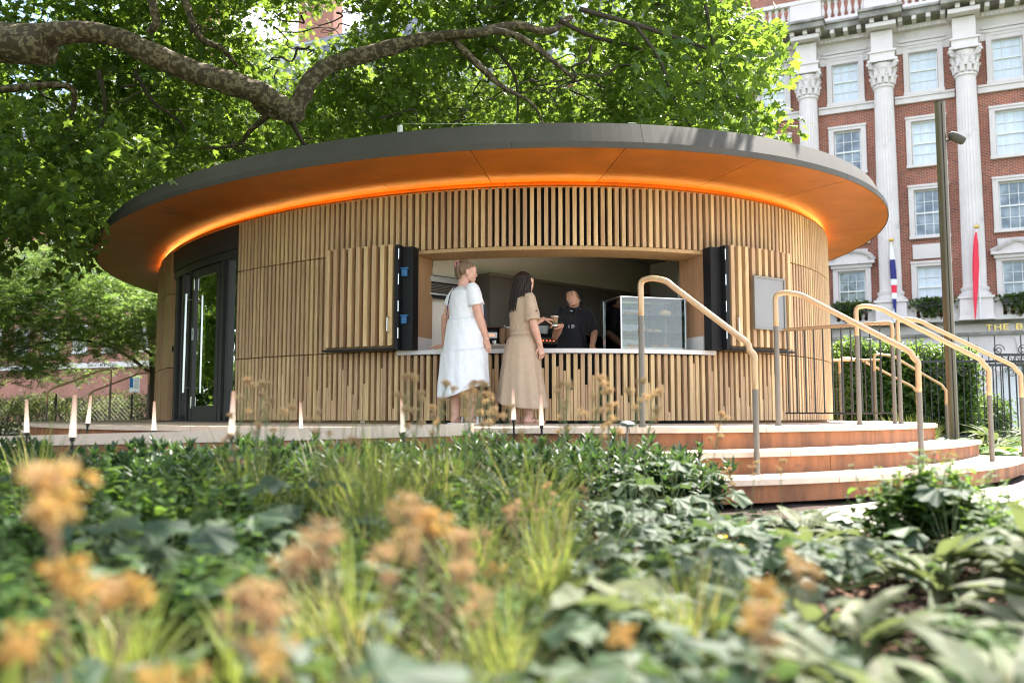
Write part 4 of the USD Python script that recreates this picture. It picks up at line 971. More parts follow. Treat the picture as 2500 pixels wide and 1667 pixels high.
# fine leaved tree by the left rear steps
ft = thing('locust_tree', 'smaller feathery leaved tree standing left of the kiosk entrance', 'tree')
part('trunk', tube(smoothpath([(-8.55, 21.0, -.1), (-8.5, 21, 1.2), (-8.6, 21, 2.4), (-8.9, 20.8, 3.6), (-9.4, 20.6, 4.6)], 6), np.linspace(.17, .07, 25), 12), twig_bark, ft, smooth=True)
for k, b in enumerate(([(-8.6, 21, 2.0), (-9.6, 20.4, 2.6), (-10.8, 19.8, 2.7), (-12, 19.4, 2.4)], [(-8.55, 21, 1.5), (-9.2, 20.2, 2.1), (-10.0, 19.4, 2.2), (-10.9, 18.8, 1.8)], [(-8.8, 20.9, 3.2), (-9.8, 20.2, 3.8), (-11.2, 19.6, 4.0)], [(-8.5, 21, 2.6), (-7.8, 20.4, 3.2), (-7.0, 20, 3.4)])):
    q = smoothpath(b, 6); part('branch', tube(q, np.linspace(.045, .012, len(q)), 6), twig_bark, ft, smooth=True)
def frond(seed, L=.32, n=9):
    rr_ = np.random.default_rng(seed); mb = MB()
    for k in range(n):
        for sg in (-1, 1):
            y = L * (.15 + .85 * k / n); v = np.array([[0, 0, 0], [.012, .02, .003], [0, .062, -.006], [-.012, .02, .003]]) * rr_.uniform(.8, 1.15)
            v = v @ euler(rr_.normal(0, .25), rr_.normal(0, .3), sg * -1.15).T + (0, y, -.5 * y * y)
            mb.add(v, [[0, 1, 2], [0, 2, 3]])
    mb.tube([(0, 0, 0), (0, L * .5, -.13 * L * .5), (0, L, -.5 * L * L)], .002, 3)
    return mb.get()
N = 30000; p = np.column_stack([r.uniform(-14.5, -7.2, N), r.uniform(18.2, 21.8, N), r.uniform(.9, 5.2, N)])
u = p[:, 0] / p[:, 1]; topz = np.interp(p[:, 0], [-14, -11, -9.5, -8], [3.6, 4.3, 4.1, 3.5]) + 1.0 * (fbm01(p, .7, 5) - .5); lowz = np.interp(p[:, 0], [-14, -11, -9, -8, -7.2], [1.2, 1.25, 1.55, 1.8, 2.4]) + .8 * (fbm01(p, .9, 6) - .5)
keep = (p[:, 2] < topz) & (p[:, 2] > lowz) & (fbm01(p, .8, 7) * .6 + fbm01(p, 2.4, 8) * .4 > .49)
P2 = p[keep]; print('locust fronds', len(P2))
instancer('foliage', ft, [(frond(s), fine_leaf, False) for s in range(5)], P2, r.integers(0, 5, len(P2)), quats(len(P2), r, tilt=.6), r.uniform(.8, 1.3, len(P2)))

# hedges
laurel = leafmat('laurel_leaf', (.035, .085, .02), (.09, .17, .045), .3, .3, .5, tc=(.3, .45, .08))
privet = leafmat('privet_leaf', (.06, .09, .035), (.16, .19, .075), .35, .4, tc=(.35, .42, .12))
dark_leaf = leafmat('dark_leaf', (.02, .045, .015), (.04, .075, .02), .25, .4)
def oval_leaf(L, W, fold=.25):
    y = np.array([0, .25, .6, 1.0]); w = np.array([.02, .8, .9, .0]) * W / 2
    V = np.vstack([np.column_stack([0 * y, y * L, -.12 * L * y ** 2]), np.column_stack([w, y * L, -.12 * L * y ** 2 + fold * w]), np.column_stack([-w, y * L, -.12 * L * y ** 2 + fold * w])])
    F = [[k, 4 + k, 5 + k] for k in range(3)] + [[k, 5 + k, k + 1] for k in range(3)] + [[k, 9 + k, 8 + k] for k in range(3)] + [[k, k + 1, 9 + k] for k in range(3)]
    return V, np.array(F)
def tuft(seed, n, L, W, R, spread=1.0, fn=oval_leaf):
    rr_ = np.random.default_rng(seed); mb = MB()
    for k in range(n):
        v, f = fn(L * rr_.uniform(.7, 1.2), W * rr_.uniform(.8, 1.2)); v = v @ euler(rr_.normal(.2, .5 * spread), rr_.normal(0, .5), rr_.uniform(0, 6.28)).T + rr_.normal(0, R, 3); mb.add(v, f)
    return mb.get()
def hedge(name, label, x0, x1, y0, y1, z0, z1, n, mat, L, W, seed, wave=.25, cat='hedge'):
    rr_ = np.random.default_rng(seed); t = thing(name, label, cat)
    p = np.column_stack([rr_.uniform(x0, x1, n), rr_.uniform(y0, y1, n), rr_.uniform(z0, z1, n)])
    top = z1 - wave * fbm01(p * (1, 1, 0), 1.1, seed) * 2; edge_ = np.minimum.reduce([p[:, 0] - x0, x1 - p[:, 0], p[:, 1] - y0, y1 - p[:, 1], top - p[:, 2]])
    p = p[(edge_ > .05 * rr_.random(n)) & (edge_ < .45)]
    instancer('foliage', t, [(tuft(seed + s, 7, L, W, .06), mat, False) for s in range(4)], p, rr_.integers(0, 4, len(p)), quats(len(p), rr_, tilt=.7), rr_.uniform(.8, 1.25, len(p)))
    st = MB()
    for k in range(int((x1 - x0) * 5)):
        x, y = rr_.uniform(x0 + .2, x1 - .2), rr_.uniform(y0 + .2, y1 - .2); st.tube([(x, y, -.1), (x + rr_.normal(0, .1), y, z1 * .4), (x + rr_.normal(0, .2), y, z1 * .8)], [.03, .02, .006], 5)
    part('stems', st.get(), twig_bark, t, kind='stuff'); return t
hedge('hedge', 'tall clipped laurel hedge behind the lamp post and the right hand railings', 6.9, 9.75, 18.2, 19.6, 0, 2.25, 9000, laurel, .095, .05, 51)
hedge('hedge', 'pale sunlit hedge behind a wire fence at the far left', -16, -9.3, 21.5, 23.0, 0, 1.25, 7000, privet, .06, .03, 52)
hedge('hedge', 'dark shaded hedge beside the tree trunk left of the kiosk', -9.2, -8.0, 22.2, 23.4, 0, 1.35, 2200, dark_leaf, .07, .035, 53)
hedge('hedge', 'low hedge along the street behind the clipped laurel hedge', 4.0, 14, 24.5, 25.6, 0, 1.3, 8000, laurel, .09, .05, 54)

hedge('hedge', 'unseen long hedge left of the picture, mirrored low in the door glass', -31, -29.5, 6, 46, 0, 3.0, 9000, laurel, .3, .16, 55)  # out of view, placed to darken the low reflection in the door

# iron railings and gate at the right
iron = M('black_iron', (.02, .02, .022), .5, .1, 8)
fe = thing('iron_railing', 'black wrought iron railing with scrollwork right of the lamp post', 'railing')
y = 17.7
for z in (.12, 1.62): part('rail', MB().box((9.6, y, z), (3.0, .04, .045)).get(), iron, fe)
for k in range(23):
    x = 8.15 + k * .132; part('bar', tube([(x, y, .0), (x, y, 1.75 if k % 4 else 2.15)], .011, 6), iron, fe)
for k in range(6):
    x = 8.3 + k * .5; th = np.linspace(0, 3.6 * np.pi, 26); rr_ = .13 * np.exp(-th * .12)
    part('scroll', tube(np.column_stack([x + rr_ * np.cos(th), 0 * th + y, 1.85 + rr_ * np.sin(th)]), .01, 5), iron, fe); part('scroll', MB().tube(np.column_stack([x + .25 - rr_ * np.cos(th), 0 * th + y, 1.40 + rr_ * np.sin(th)]), .008, 5).get(), iron, fe)
ga = thing('iron_gate', 'black iron gate with an ornate band at the right edge behind the handrails', 'gate')
for z in (.1, 1.52, 1.72): part('rail', MB().box((10.3, 17.2, z), (1.9, .045, .05)).get(), iron, ga)
for k in range(13): part('bar', tube([(9.4 + k * .15, 17.2, .1), (9.4 + k * .15, 17.2, 1.52)], .011, 6), iron, ga)
for k in range(14):
    th = np.linspace(0, 2 * np.pi, 13); part('ring', tube(np.column_stack([9.47 + k * .13 + .05 * np.cos(th), 0 * th + 17.2, 1.62 + .05 * np.sin(th)]), .008, 5, cap=False), iron, ga)
wf = thing('wire_fence', 'diamond wire fence in front of the pale hedge at the far left', 'fence'); m = MB()
for k in range(60): 
    for sg in (-1, 1): m.tube([(-14.6 + k * .1 - sg * .45, 20.9, .0), (-14.6 + k * .1 + sg * .45, 20.9, .95)], .004, 3)
part('mesh', m.get(), iron, wf, kind='stuff')
for k in range(4): part('post', tube([(-14.4 + k * 1.8, 20.9, 0), (-14.4 + k * 1.8, 20.9, 1.05)], .025, 8), iron, wf)
# notice board by the far terrace, pot on the roof
nb = thing('notice_sign', 'small white and blue notice on a post behind the left handrails', 'sign', (-12.0, 26.5, 0)); P0 = q3(329, 937, 26.5); nb.GetAttribute('xformOp:translate').Set(tuple(P0))
part('board', MB().box((0, 0, 0), (.30, .02, .52)).get(), paper, nb); part('blue_panel', MB().box((-.09, -.013, .04), (.10, .006, .3)).get(), blue, nb); part('post', tube([(0, .03, -P0[2]), (0, .03, .2)], .025, 8), bronze_dark, nb)
tmb = MB(); [tmb.box((.06, -.012, .18 - k * .05), (.13, .004, .018)) for k in range(7)]; part('print', tmb.get(), M('print_grey', (.25, .25, .27), .8, .05), nb)
rv = q3(970, 313, 10.6); vp = thing('vent_pipe', 'short pale grey pipe standing on the kiosk roof', 'pipe', rv)
part('pipe', tube([(0, 0, -.3), (0, 0, .09)], .036, 14), white_paint, vp, smooth=50); part('pipe_cap', tube([(0, 0, .09), (0, 0, .1)], .038, 14), steel, vp)
rw = thing('roof_cable', 'thin cable stretched over the kiosk roof with a small end bracket', 'cable')
part('cable', tube([q3(975, 288, 10.6), q3(1250, 287, 10.8), q3(1540, 288, 11.0)], .003, 5), steel, rw); part('bracket', tube([q3(1540, 286, 11), q3(1560, 287, 11), q3(1568, 296, 11), q3(1566, 318, 11)], [.01, .02, .03, .03], 8), steel, rw)
# ---------------------------------------------------------------- planting
G_ = np.random.default_rng(505)
m_shrub = leafmat('evergreen_leaf', (.018, .05, .025), (.05, .095, .04), .22, .46, .4, tc=(.14, .26, .05))
m_herb = leafmat('nettle_leaf', (.03, .075, .02), (.075, .14, .032), .4, .6, .28, tc=(.20, .34, .05))
m_blue = leafmat('blue_green_leaf', (.03, .06, .034), (.08, .12, .062), .22, .6, .28, tc=(.18, .28, .08))
m_pale = leafmat('pale_leaf', (.06, .085, .035), (.15, .17, .085), .28, .62, .28, tc=(.24, .30, .10))
m_grass = leafmat('grass_blade', (.06, .105, .02), (.19, .22, .055), .42, .55, .3, tc=(.30, .36, .07))
m_dry = leafmat('dry_grass_blade', (.22, .20, .07), (.42, .36, .15), .35, .5, tc=(.5, .42, .14))
m_fern = leafmat('fern_leaf', (.05, .13, .03), (.12, .22, .06), .45, .42, tc=(.32, .5, .1))
m_tan = leafmat('dried_floret', (.44, .30, .16), (.68, .49, .28), .3, .8, .15, tc=(.62, .40, .18))
m_gold = leafmat('golden_floret', (.50, .31, .11), (.68, .46, .19), .3, .8, .15, tc=(.68, .42, .10))
m_yel = leafmat('yellow_leaf', (.40, .30, .05), (.6, .45, .1), .4, .5)
m_stem = M('green_stem', (.09, .12, .04), .6, .2, 9); m_brown = M('brown_stem', (.20, .13, .07), .8, .2, 9)

def arch_leaf(L, W, droop=.5, fold=.3, n=6, shape=1.0, wave=0.0):
    t = np.linspace(0, 1, n); w = W / 2 * np.sin(np.pi * np.clip(t ** shape, .02, 1)) ** .8; w[-1] = 0
    y = L * (t - .12 * droop * t ** 2); z = -droop * L * .55 * t ** 2.0
    ww = wave * W * np.sin(np.arange(n) * 2.1)
    V = np.vstack([np.column_stack([0 * y, y, z]), np.column_stack([w, y, z + fold * w + ww]), np.column_stack([-w, y, z + fold * w - ww])]); F = []
    for k in range(n - 1): F += [[k, n + k, n + k + 1], [k, n + k + 1, k + 1], [k, k + 1, 2 * n + k + 1], [k, 2 * n + k + 1, 2 * n + k]]
    return V, np.array(F)
def round_leaf(L, r, lobes=7):
    n = 22; a = np.linspace(-2.75, 2.75, n); R = L * .5 * (1 + .13 * np.cos(a * lobes) + r.normal(0, .03, n)); x, y = R * np.sin(a), L * .42 + R * np.cos(a)
    z = .16 * L * np.cos(a * lobes * .5) * .5 - .25 * ((x / L) ** 2 + ((y - .4 * L) / L) ** 2) * L
    V = np.vstack([[0, L * .12, .03 * L], np.column_stack([x, y, z])]); i = np.arange(n - 1)
    return V, np.stack([np.zeros(n - 1, int), 1 + i, 2 + i], 1)
def blade(L, W, lean, curl, az, n=6):
    t = np.linspace(0, 1, n); y = L * (np.sin(lean) * t + curl * t ** 2.2 * .6); z = L * (np.cos(lean) * t - curl * .55 * t ** 2.5); w = W / 2 * (1 - t ** 2.2) + .0003
    V = np.vstack([np.column_stack([w, y, z]), np.column_stack([-w, y, z])]); F = []
    for k in range(n - 1): F += [[k, k + 1, n + k + 1], [k, n + k + 1, n + k]]
    return V @ rot(az).T, np.array(F)
def place(v, M3, p): return v @ M3.T + p

PK = {}
def keep_kind(kind, prim, h): PK.setdefault(kind, []).append((prim, h))
# evergreen shrub with narrow leaves in whorls at the shoot tips
for s in range(4):
    r = np.random.default_rng(100 + s); t = proto(f'evergreen_shrub_{s:03d}'); fol, st = MB(), MB(); H = .50
    for k in range(26):
        a, l = r.uniform(0, 6.28), r.uniform(.08, .75) ** .8; top = np.array([.36 * l * np.cos(a), .36 * l * np.sin(a), H * r.uniform(.45, 1.0) * (1 - .35 * l)]); base = np.array([.05 * np.cos(a), .05 * np.sin(a), 0])
        st.tube([base, (base + top) / 2 + (0, 0, .03), top], [.006, .004, .003], 4); ax = top - base; ax /= np.linalg.norm(ax)
        for lv in range(4):
            for q in range(5 if lv else 6):
                v, f = arch_leaf(r.uniform(.075, .115), r.uniform(.02, .03), r.uniform(.1, .6), .35, 5, .9)
                el_ = (1.15 if lv == 0 else .75 - .25 * lv) + r.normal(0, .18)
                v = v @ euler(el_, 0, 0).T @ rot(q * 1.2566 + lv * .6 + r.normal(0, .2)).T
                fol.add(v + top - ax * (.035 * lv) , f)
    part('foliage', fol.get(), m_shrub, t, kind='stuff'); part('stems', st.get(), m_stem, t, kind='stuff'); keep_kind('shrub', t, H + .06)
# soft herb: upright stems with pairs of pointed leaves
for s in range(3):
    r = np.random.default_rng(200 + s); t = proto(f'leafy_herb_{s:03d}'); fol, st = MB(), MB(); H = .45
    for k in range(10):
        a, l = r.uniform(0, 6.28), r.uniform(.02, .2); hh = H * r.uniform(.6, 1.0); P = smoothpath([(0, 0, 0), (l * .5 * np.cos(a), l * .5 * np.sin(a), hh * .5), (l * np.cos(a), l * np.sin(a), hh)], 6); st.tube(P, np.linspace(.004, .0018, len(P)), 4)
        for j in range(3, len(P)):
            for sg in (0, np.pi):
                sz = np.interp(j, [3, 8, len(P) - 1], [.075, .095, .035]) * r.uniform(.8, 1.25)
                v, f = arch_leaf(sz, sz * .55, r.uniform(.2, .7), .22, 6, .72, .04); fol.add(place(v, rot(a + j * 1.57 + sg + r.normal(0, .25)) @ euler(r.normal(.15, .25), 0, 0), P[j]), f)
    part('foliage', fol.get(), m_herb, t, kind='stuff'); part('stems', st.get(), m_stem, t, kind='stuff'); keep_kind('herb', t, H)
# clump of round lobed blue green leaves, each leaf a part
for s in range(3):
    r = np.random.default_rng(300 + s); t = proto(f'round_leaved_clump_{s:03d}'); st = MB(); H = .27
    for k in range(34):
        a, l = r.uniform(0, 6.28), .30 * np.sqrt(r.random()); c = np.array([l * np.cos(a), l * np.sin(a), H * (1 - .55 * (l / .3) ** 2) * r.uniform(.62, 1.05)]); L = r.uniform(.075, .125)
        st.tube([(0, 0, 0), (c[0] * .6, c[1] * .6, c[2] * .7), c], .0022, 4); v, f = round_leaf(L, r)
        part('leaf', (place(v, rot(a - 1.57 + r.normal(0, .5)) @ euler(r.normal(-.35, .3), r.normal(0, .3), 0), c), f), m_blue if r.random() > .006 else m_yel, t)
    part('stalks', st.get(), m_stem, t, kind='stuff'); keep_kind('round', t, H)
# broad arching leaves, pale green
for s in range(2):
    r = np.random.default_rng(400 + s); t = proto(f'broad_leaved_clump_{s:03d}'); st = MB(); H = .26
    for k in range(26):
        a = r.uniform(0, 6.28); v, f = arch_leaf(r.uniform(.16, .27), r.uniform(.05, .085), r.uniform(.5, 1.1), .28, 8, .75, .06); z0 = r.uniform(.04, .16); off = r.uniform(.02, .10)
        c = np.array([np.cos(a) * off, np.sin(a) * off, z0]); st.tube([(0, 0, 0), c], .003, 4)
        part('leaf', (place(v, rot(a - 1.57) @ euler(r.uniform(.35, 1.05), r.normal(0, .2), 0), c), f), m_pale, t)
    part('stalks', st.get(), m_stem, t, kind='stuff'); keep_kind('broad', t, H)
# grass tufts
for s in range(3):
    r = np.random.default_rng(500 + s); t = proto(f'grass_tuft_{s:03d}'); g, d = MB(), MB()
    for k in range(210):
        a = r.uniform(0, 6.28); v, f = blade(r.uniform(.2, .46), r.uniform(.003, .006), abs(r.normal(.25, .25)), r.uniform(.1, .75), a); (g if r.random() < .84 else d).add(v + (r.normal(0, .03), r.normal(0, .03), 0), f)
    part('blades', g.get(), m_grass, t, kind='stuff'); part('dry_blades', d.get(), m_dry, t, kind='stuff'); keep_kind('grass', t, .36)
for s in range(2):
    r = np.random.default_rng(550 + s); t = proto(f'broad_bladed_tuft_{s:03d}')
    for k in range(30):
        v, f = blade(r.uniform(.25, .42), r.uniform(.014, .022), abs(r.normal(.3, .22)), r.uniform(.05, .5), r.uniform(0, 6.28), 7); part('blade', (v + (r.normal(0, .035), r.normal(0, .035), 0), f), m_grass, t)
    keep_kind('strap', t, .36)
# ferns, each frond a part
for s in range(2):
    r = np.random.default_rng(600 + s); t = proto(f'fern_{s:03d}')
    for k in range(11):
        a = k * .571 + r.normal(0, .15); L = r.uniform(.3, .46); mb = MB(); n = 20; tt = np.linspace(0, 1, n); sp = np.column_stack([0 * tt, L * (.75 * tt + .1 * tt ** 2), L * (.85 * tt - .75 * tt ** 2.2)]); mb.tube(sp, np.linspace(.003, .001, n), 4)
        for j in range(2, n):
            l = L * .30 * np.sin(np.pi * (tt[j] * .82 + .16)) ** 1.1 * (1 if j < n - 1 else .4)
            for sg in (-1, 1):
                v, f = arch_leaf(l, l * .24, .4, .1, 5, .55); mb.add(place(v, euler(.25 - .8 * tt[j], 0, 0) @ rot(sg * -1.25), sp[j]), f)
        v, f = mb.get(); part('frond', (v @ rot(a).T, f), m_fern, t)
    keep_kind('fern', t, .3)
# tall thin stems with clusters of dried tan florets; each head a part
def head(r, R, n, sz):
    mb = MB()
    for k in range(n):
        d = r.normal(0, 1, 3); d /= np.linalg.norm(d); c = d * R * r.uniform(.35, 1) ** .6 * (1, 1, .7); v, f = oval_leaf(sz, sz * .7, .5)
        mb.add(place(v, rot(r.uniform(0, 6.28)) @ euler(r.normal(0, 1.2), r.normal(0, 1.2), 0), c), f)
        if k % 4 == 0: mb.tube([(0, 0, -R * 1.4), c], .0006, 3)
    return mb.get()
for s in range(4):
    r = np.random.default_rng(700 + s); t = proto(f'dried_flower_stem_{s:03d}'); st = MB(); H = .70; P = smoothpath([(0, 0, 0), (r.normal(0, .015), r.normal(0, .015), .35), (r.normal(0, .03), r.normal(0, .03), H)], 6); st.tube(P, np.linspace(.003, .0016, len(P)), 4)
    for k in range(6):
        c = P[-1] + (r.normal(0, .035), r.normal(0, .035), r.uniform(-.13, .02)) if k else P[-1]; j = P[-4 - (k > 3) * 2]; st.tube([j, (j + c) / 2 + (0, 0, -.008), c], .0012, 4)
        v, f = head(r, r.uniform(.012, .021), 34, .0105); part('flower_head', (v + c, f), m_tan, t)
    part('stems', st.get(), m_stem, t, kind='stuff'); keep_kind('dried', t, H)
for s in range(3):
    r = np.random.default_rng(750 + s); t = proto(f'tan_flower_{s:03d}'); st = MB(); H = .5; P = smoothpath([(0, 0, 0), (r.normal(0, .02), r.normal(0, .02), .25), (r.normal(0, .04), r.normal(0, .04), H)], 6); st.tube(P, np.linspace(.0032, .002, len(P)), 4)
    for k in range(3):
        c = P[-1] + ((r.normal(0, .022), r.normal(0, .022), r.uniform(-.045, -.01)) if k else np.zeros(3)); st.tube([P[-4], c], .0014, 4)
        hm_ = MB(); RR = r.uniform(.026, .036) if k == 0 else r.uniform(.014, .022)
        for q in range(9 if k == 0 else 5):
            dd = r.normal(0, RR * .62, 3) * (1, 1, .8); hm_.tube([(0, 0, -RR), dd], .0008, 3); v, f = head(r, r.uniform(.007, .012), 13, r.uniform(.008, .012)); hm_.add(v + dd, f)
        v, f = hm_.get(); part('flower_head', (v + c, f), m_gold if s == 2 else m_tan, t)
    part('stems', st.get(), m_brown, t, kind='stuff'); keep_kind('tan', t, H)

DESC = {'shrub': ('evergreen_shrub', 'shrub', 'dark narrow leaved shrub'), 'herb': ('leafy_herb', 'plant', 'green pointed leaved herb'), 'round': ('round_leaved_plant', 'plant', 'blue round leaved clump'),
        'broad': ('broad_leaved_plant', 'plant', 'pale arching leaved clump'), 'grass': ('grass_tuft', 'grass', 'fine arching grass tuft'), 'strap': ('grass_tuft', 'grass', 'broad bladed grass tuft'), 'fern': ('fern', 'fern', 'feathery green fern'),
        'dried': ('dried_flower', 'flower', 'thin dried flower stem'), 'tan': ('tan_flower', 'flower', 'fluffy tan flower')}
LAND = [(-.548, 'leftmost light stick'), (-.496, 'biggest left light stick'), (-.47, 'left rear handrails'), (-.405, 'oak pier'), (-.36, 'glazed door'), (-.317, 'door edge light stick'), (-.26, 'left battens'), (-.238, 'slim light stick'),
        (-.17, 'folded left shutter'), (-.122, 'leaning light stick'), (-.055, 'woman in white'), (.0, 'woman in beige'), (.033, 'stick by beige dress'), (.07, 'barista'), (.13, 'disc garden light'), (.15, 'nearest handrail top'), (.22, 'display case'), (.275, 'nearest handrail foot'), (.325, 'poster frame'), (.39, 'kiosk wall end'), (.462, 'second handrail foot'), (.50, 'lamp post'), (.55, 'third handrail foot')]
ROWS = [(1.25, 'nearest the camera'), (1.7, 'in second row'), (2.3, 'in third row'), (3.0, 'in mid bed'), (3.7, 'behind mid bed'), (4.4, 'in rear row'), (99, 'against the terrace')]
PLACED, LAST = [], ['']
def put(kind, x, y, top=None, z=0.0, scale=None, rz=None, label=None):
    P = PK[kind]; src, h = P[int(G_.integers(len(P)))]; nm, cat, desc = DESC[kind]
    k = scale if scale is not None else max(.35, (top - z) / h)
    w = min(LAND, key=lambda a: abs(a[0] - x / y))[1]; row = next(t for d, t in ROWS if y < d)
    kx = np.clip(k, .5, 1.25) if kind in ('shrub', 'dried', 'tan') else np.clip(k, .8, 1.15) if scale is None else k
    copy_of(src, nm, None, (x, y, z), G_.uniform(0, 360) if rz is None else rz, (kx, kx, k), None, cat, desc + ' ' + row)
    PLACED.append((x / y, label or f'{desc} {row}, under the {w}', stage.GetPrimAtPath(LASTP[0])))
def ztop(u, d, extra=0.0):
    left = np.interp(d, [1, 1.3, 2, 2.8, 3.5, 4.3], [.27, .27, .29, .39, .40, .42]); mid = np.where(u < .03, np.interp(d, [1, 1.3, 2, 2.6, 3.2, 4.5], [.25, .22, .22, .28, .36, .40]), np.interp(d, [1, 1.3, 2, 2.9, 3.6, 4.5], [.24, .21, .19, .2, .2, .3])); right = np.interp(d, [1, 1.5, 2.5, 3.5, 4.5], [.22, .22, .22, .26, .3])
    a = np.clip((-.16 - u) / .14, 0, 1); b = np.clip((u - .36) / .08, 0, 1)
    right = np.where((d > 2.8) & (u > .2) & (u < .47), .12, right); mid = np.where((d > 3.0) & (u > .22), .12, mid)
    return left * a + (mid * (1 - b) + right * b) * 1.0 * (1 - a) + extra

def free(x, y, pts, gap): return all((x - a) ** 2 + (y - b) ** 2 > gap * gap for a, b in pts)
done = []
# evergreen shrubs along ramp and terrace
tries = 0
while tries < 4000:
    tries += 1; x = G_.uniform(-3.5, 1.12); y = G_.uniform(3.7, 5.75)
    if not free(x, y, done, .27): continue
    e = edge_at(np.array([edge_s(max(-3.6, x))]), 0.0)[0]
    if y > e[1] - (.95 if x < -2.2 else .62 if x < -1 else .3) or y < np.interp(x, [-3.5, -1.5, .2, 1.2], [3.9, 3.9, 4.2, 4.6]): continue
    if x > .75 and y > 5.5: continue
    done.append((x, y)); put('shrub', x, y, top=float(np.clip(.53 - (np.interp(x / y, [-.6, -.4, -.2, 0, .1, .2, .28], [1062, 1060, 1048, 1040, 1043, 1062, 1095]) - 1015) * y / 2150 + G_.normal(0, .03), .2, .5)))
for x in (-5.4, -4.9, -4.5, -4.0): put('shrub', x, 7.0 + .6 * (x + 4) * -1, top=.4)
# the bed in front
tries = 0
while tries < 16000:
    tries += 1; d = 1.0 + 3.3 * G_.random() ** .8; u = G_.uniform(-.66, .62); x, y = u * d, d; gap = .125 + .042 * d
    if not free(x, y, done, gap): continue
    if (x - 1.0) ** 2 / .34 ** 2 + (y - 2.2) ** 2 / .42 ** 2 < 1: continue
    if x > .9 and y > 5.0 + .0 * x: continue
    if u > .35 and y > 3.35: continue
    zt = ztop(u, d, G_.normal(0, .025)); q = G_.random()
    if u < -.22: k = 'herb' if q < .74 else ('grass' if q < .82 else 'round' if q < .93 else 'strap')
    elif u < .06: k = ('grass' if q < .58 else 'herb' if q < .92 else 'round') if d > 1.5 else ('grass' if q < .8 else 'strap')
    elif u < .32: k = 'round' if q < .72 else ('herb' if q < .84 else 'broad' if q < .94 else 'grass')
    else: k = ('broad' if q < .5 else 'herb' if q < .75 else 'round') if d > 1.7 else ('fern' if q < .6 else 'broad')
    if d < 1.5 and u < -.2 and q < .35: k = 'strap'
    if k == 'grass' and d > 1.6: zt = zt * 1.2 + .04
    if k == 'round': zt = min(zt, .34)
    if k == 'broad': zt = min(zt, .33)
    if k == 'fern': zt = min(zt, .24)
    if u > .3 and d < 1.8: zt = min(zt, .17)
    done.append((x, y)); put(k, x, y, top=max(.10, float(zt)))
for (x, y, z) in ((1.50, 3.35, .42), (1.62, 3.45, .43), (1.38, 3.3, .36), (1.76, 3.5, .38), (1.98, 3.5, .3), (1.70, 3.3, .34)): put('herb', x, y, top=z)
# right rear bed beyond the steps
for k in range(40):
    x = G_.uniform(5.6, 9.6); y = G_.uniform(9.9, 14.5)
    if x / y > .62 or x / y < .40: continue
    kd_ = ('fern', 'broad', 'grass', 'fern')[k % 4]; put(kd_, x, y, scale=G_.uniform(1.0, 1.7), label=f"{DESC[kd_][2]} in the sunny bed by the lamp post")
# dried flowers: tall thin ones midway, fluffy ones close by
for (xd, yd, d) in ((545, 875, 3.1), (575, 905, 3.2), (610, 880, 3.0), (595, 945, 3.3), (640, 940, 3.4), (735, 945, 3.3), (935, 865, 3.0), (955, 905, 3.1), (985, 880, 3.2), (1000, 935, 3.3), (1060, 890, 3.0), (1090, 920, 3.1), (1120, 905, 3.2), (1150, 935, 3.0), (1105, 880, 3.3), (1290, 885, 3.1), (1300, 925, 3.3), (1360, 870, 3.0), (1395, 895, 3.2), (1380, 940, 3.1), (1450, 875, 3.0), (1470, 905, 3.2), (1440, 930, 3.3), (820, 1010, 3.0), (1630, 950, 3.6), (1690, 1075, 3.4), (1720, 1060, 3.5), (1790, 1055, 3.6), (1280, 1110, 2.6), (1330, 1120, 2.7), (1240, 1155, 2.5), (1200, 1165, 2.5), (560, 1000, 2.9)):
    P = q3(xd / .9408, yd / .9408, d); put('dried', P[0], P[1], scale=P[2] / .70)
for (xd, yd, d) in ((180, 1100, 1.05), (205, 1085, 1.1), (1015, 1165, 1.3), (1045, 1185, 1.32), (985, 1180, 1.35), (830, 1225, 1.12), (800, 1275, 1.1), (855, 1250, 1.15), (700, 1360, .95), (740, 1385, .98), (660, 1455, .95), (1000, 1240, 1.35), (1025, 1290, 1.35), (1085, 1370, 1.25), (1790, 1380, 1.12), (1730, 1410, 1.1), (1830, 1300, 1.3), (1450, 1445, 1.15), (120, 1455, .85), (255, 1345, 1.0), (290, 1360, 1.0), (150, 1290, 1.0), (450, 1520, .78), (1190, 1160, 2.2), (1140, 1220, 2.0), (1160, 1290, 1.9), (1700, 1330, 1.3)):
    P = q3(xd / .9408, yd / .9408, d); put('tan', P[0], P[1], scale=max(.1, P[2]) / .5)
# one pale folded leaf plant and fallen bark chips
big = thing('cream_leaved_plant', 'plant with two large folded cream edged leaves near the front of the bed', 'plant', (*q3(1500, 1560, 1.75)[:2], 0))
r = np.random.default_rng(9)
for k, (a, L) in enumerate(((.2, .17), (2.2, .15), (4.2, .13), (-1.3, .12))):
    v, f = arch_leaf(L, L * .85, .7, .45, 9, .7, .05); part('leaf', (place(v, rot(a) @ euler(.5, 0, 0), np.array([.03 * np.cos(a), .03 * np.sin(a), .15])), f), m_pale, big)
part('stalks', MB().tube([(0, 0, 0), (.01, 0, .16)], .004, 5).tube([(0, 0, 0), (-.03, .02, .15)], .004, 5).get(), m_stem, big)
n = 12000; p = np.column_stack([r.uniform(-2.2, 2.2, n), r.uniform(.9, 4.2, n), np.full(n, .012)])
chip = [(trimesh.creation.box((.035, .012, .006)), mulch, False), (trimesh.creation.box((.022, .014, .004)), M('bark_chip', (.17, .085, .05), .9, .4, 30), False)]
bc = UsdGeom.Xform.Define(stage, '/World/bark_mulch'); tag(bc, 'brown bark chips on the soil', 'mulch', kind='stuff'); instancer('chips', bc, chip, p, r.integers(0, 2, n), quats(n, r, tilt=.6), r.uniform(.6, 1.6, n))
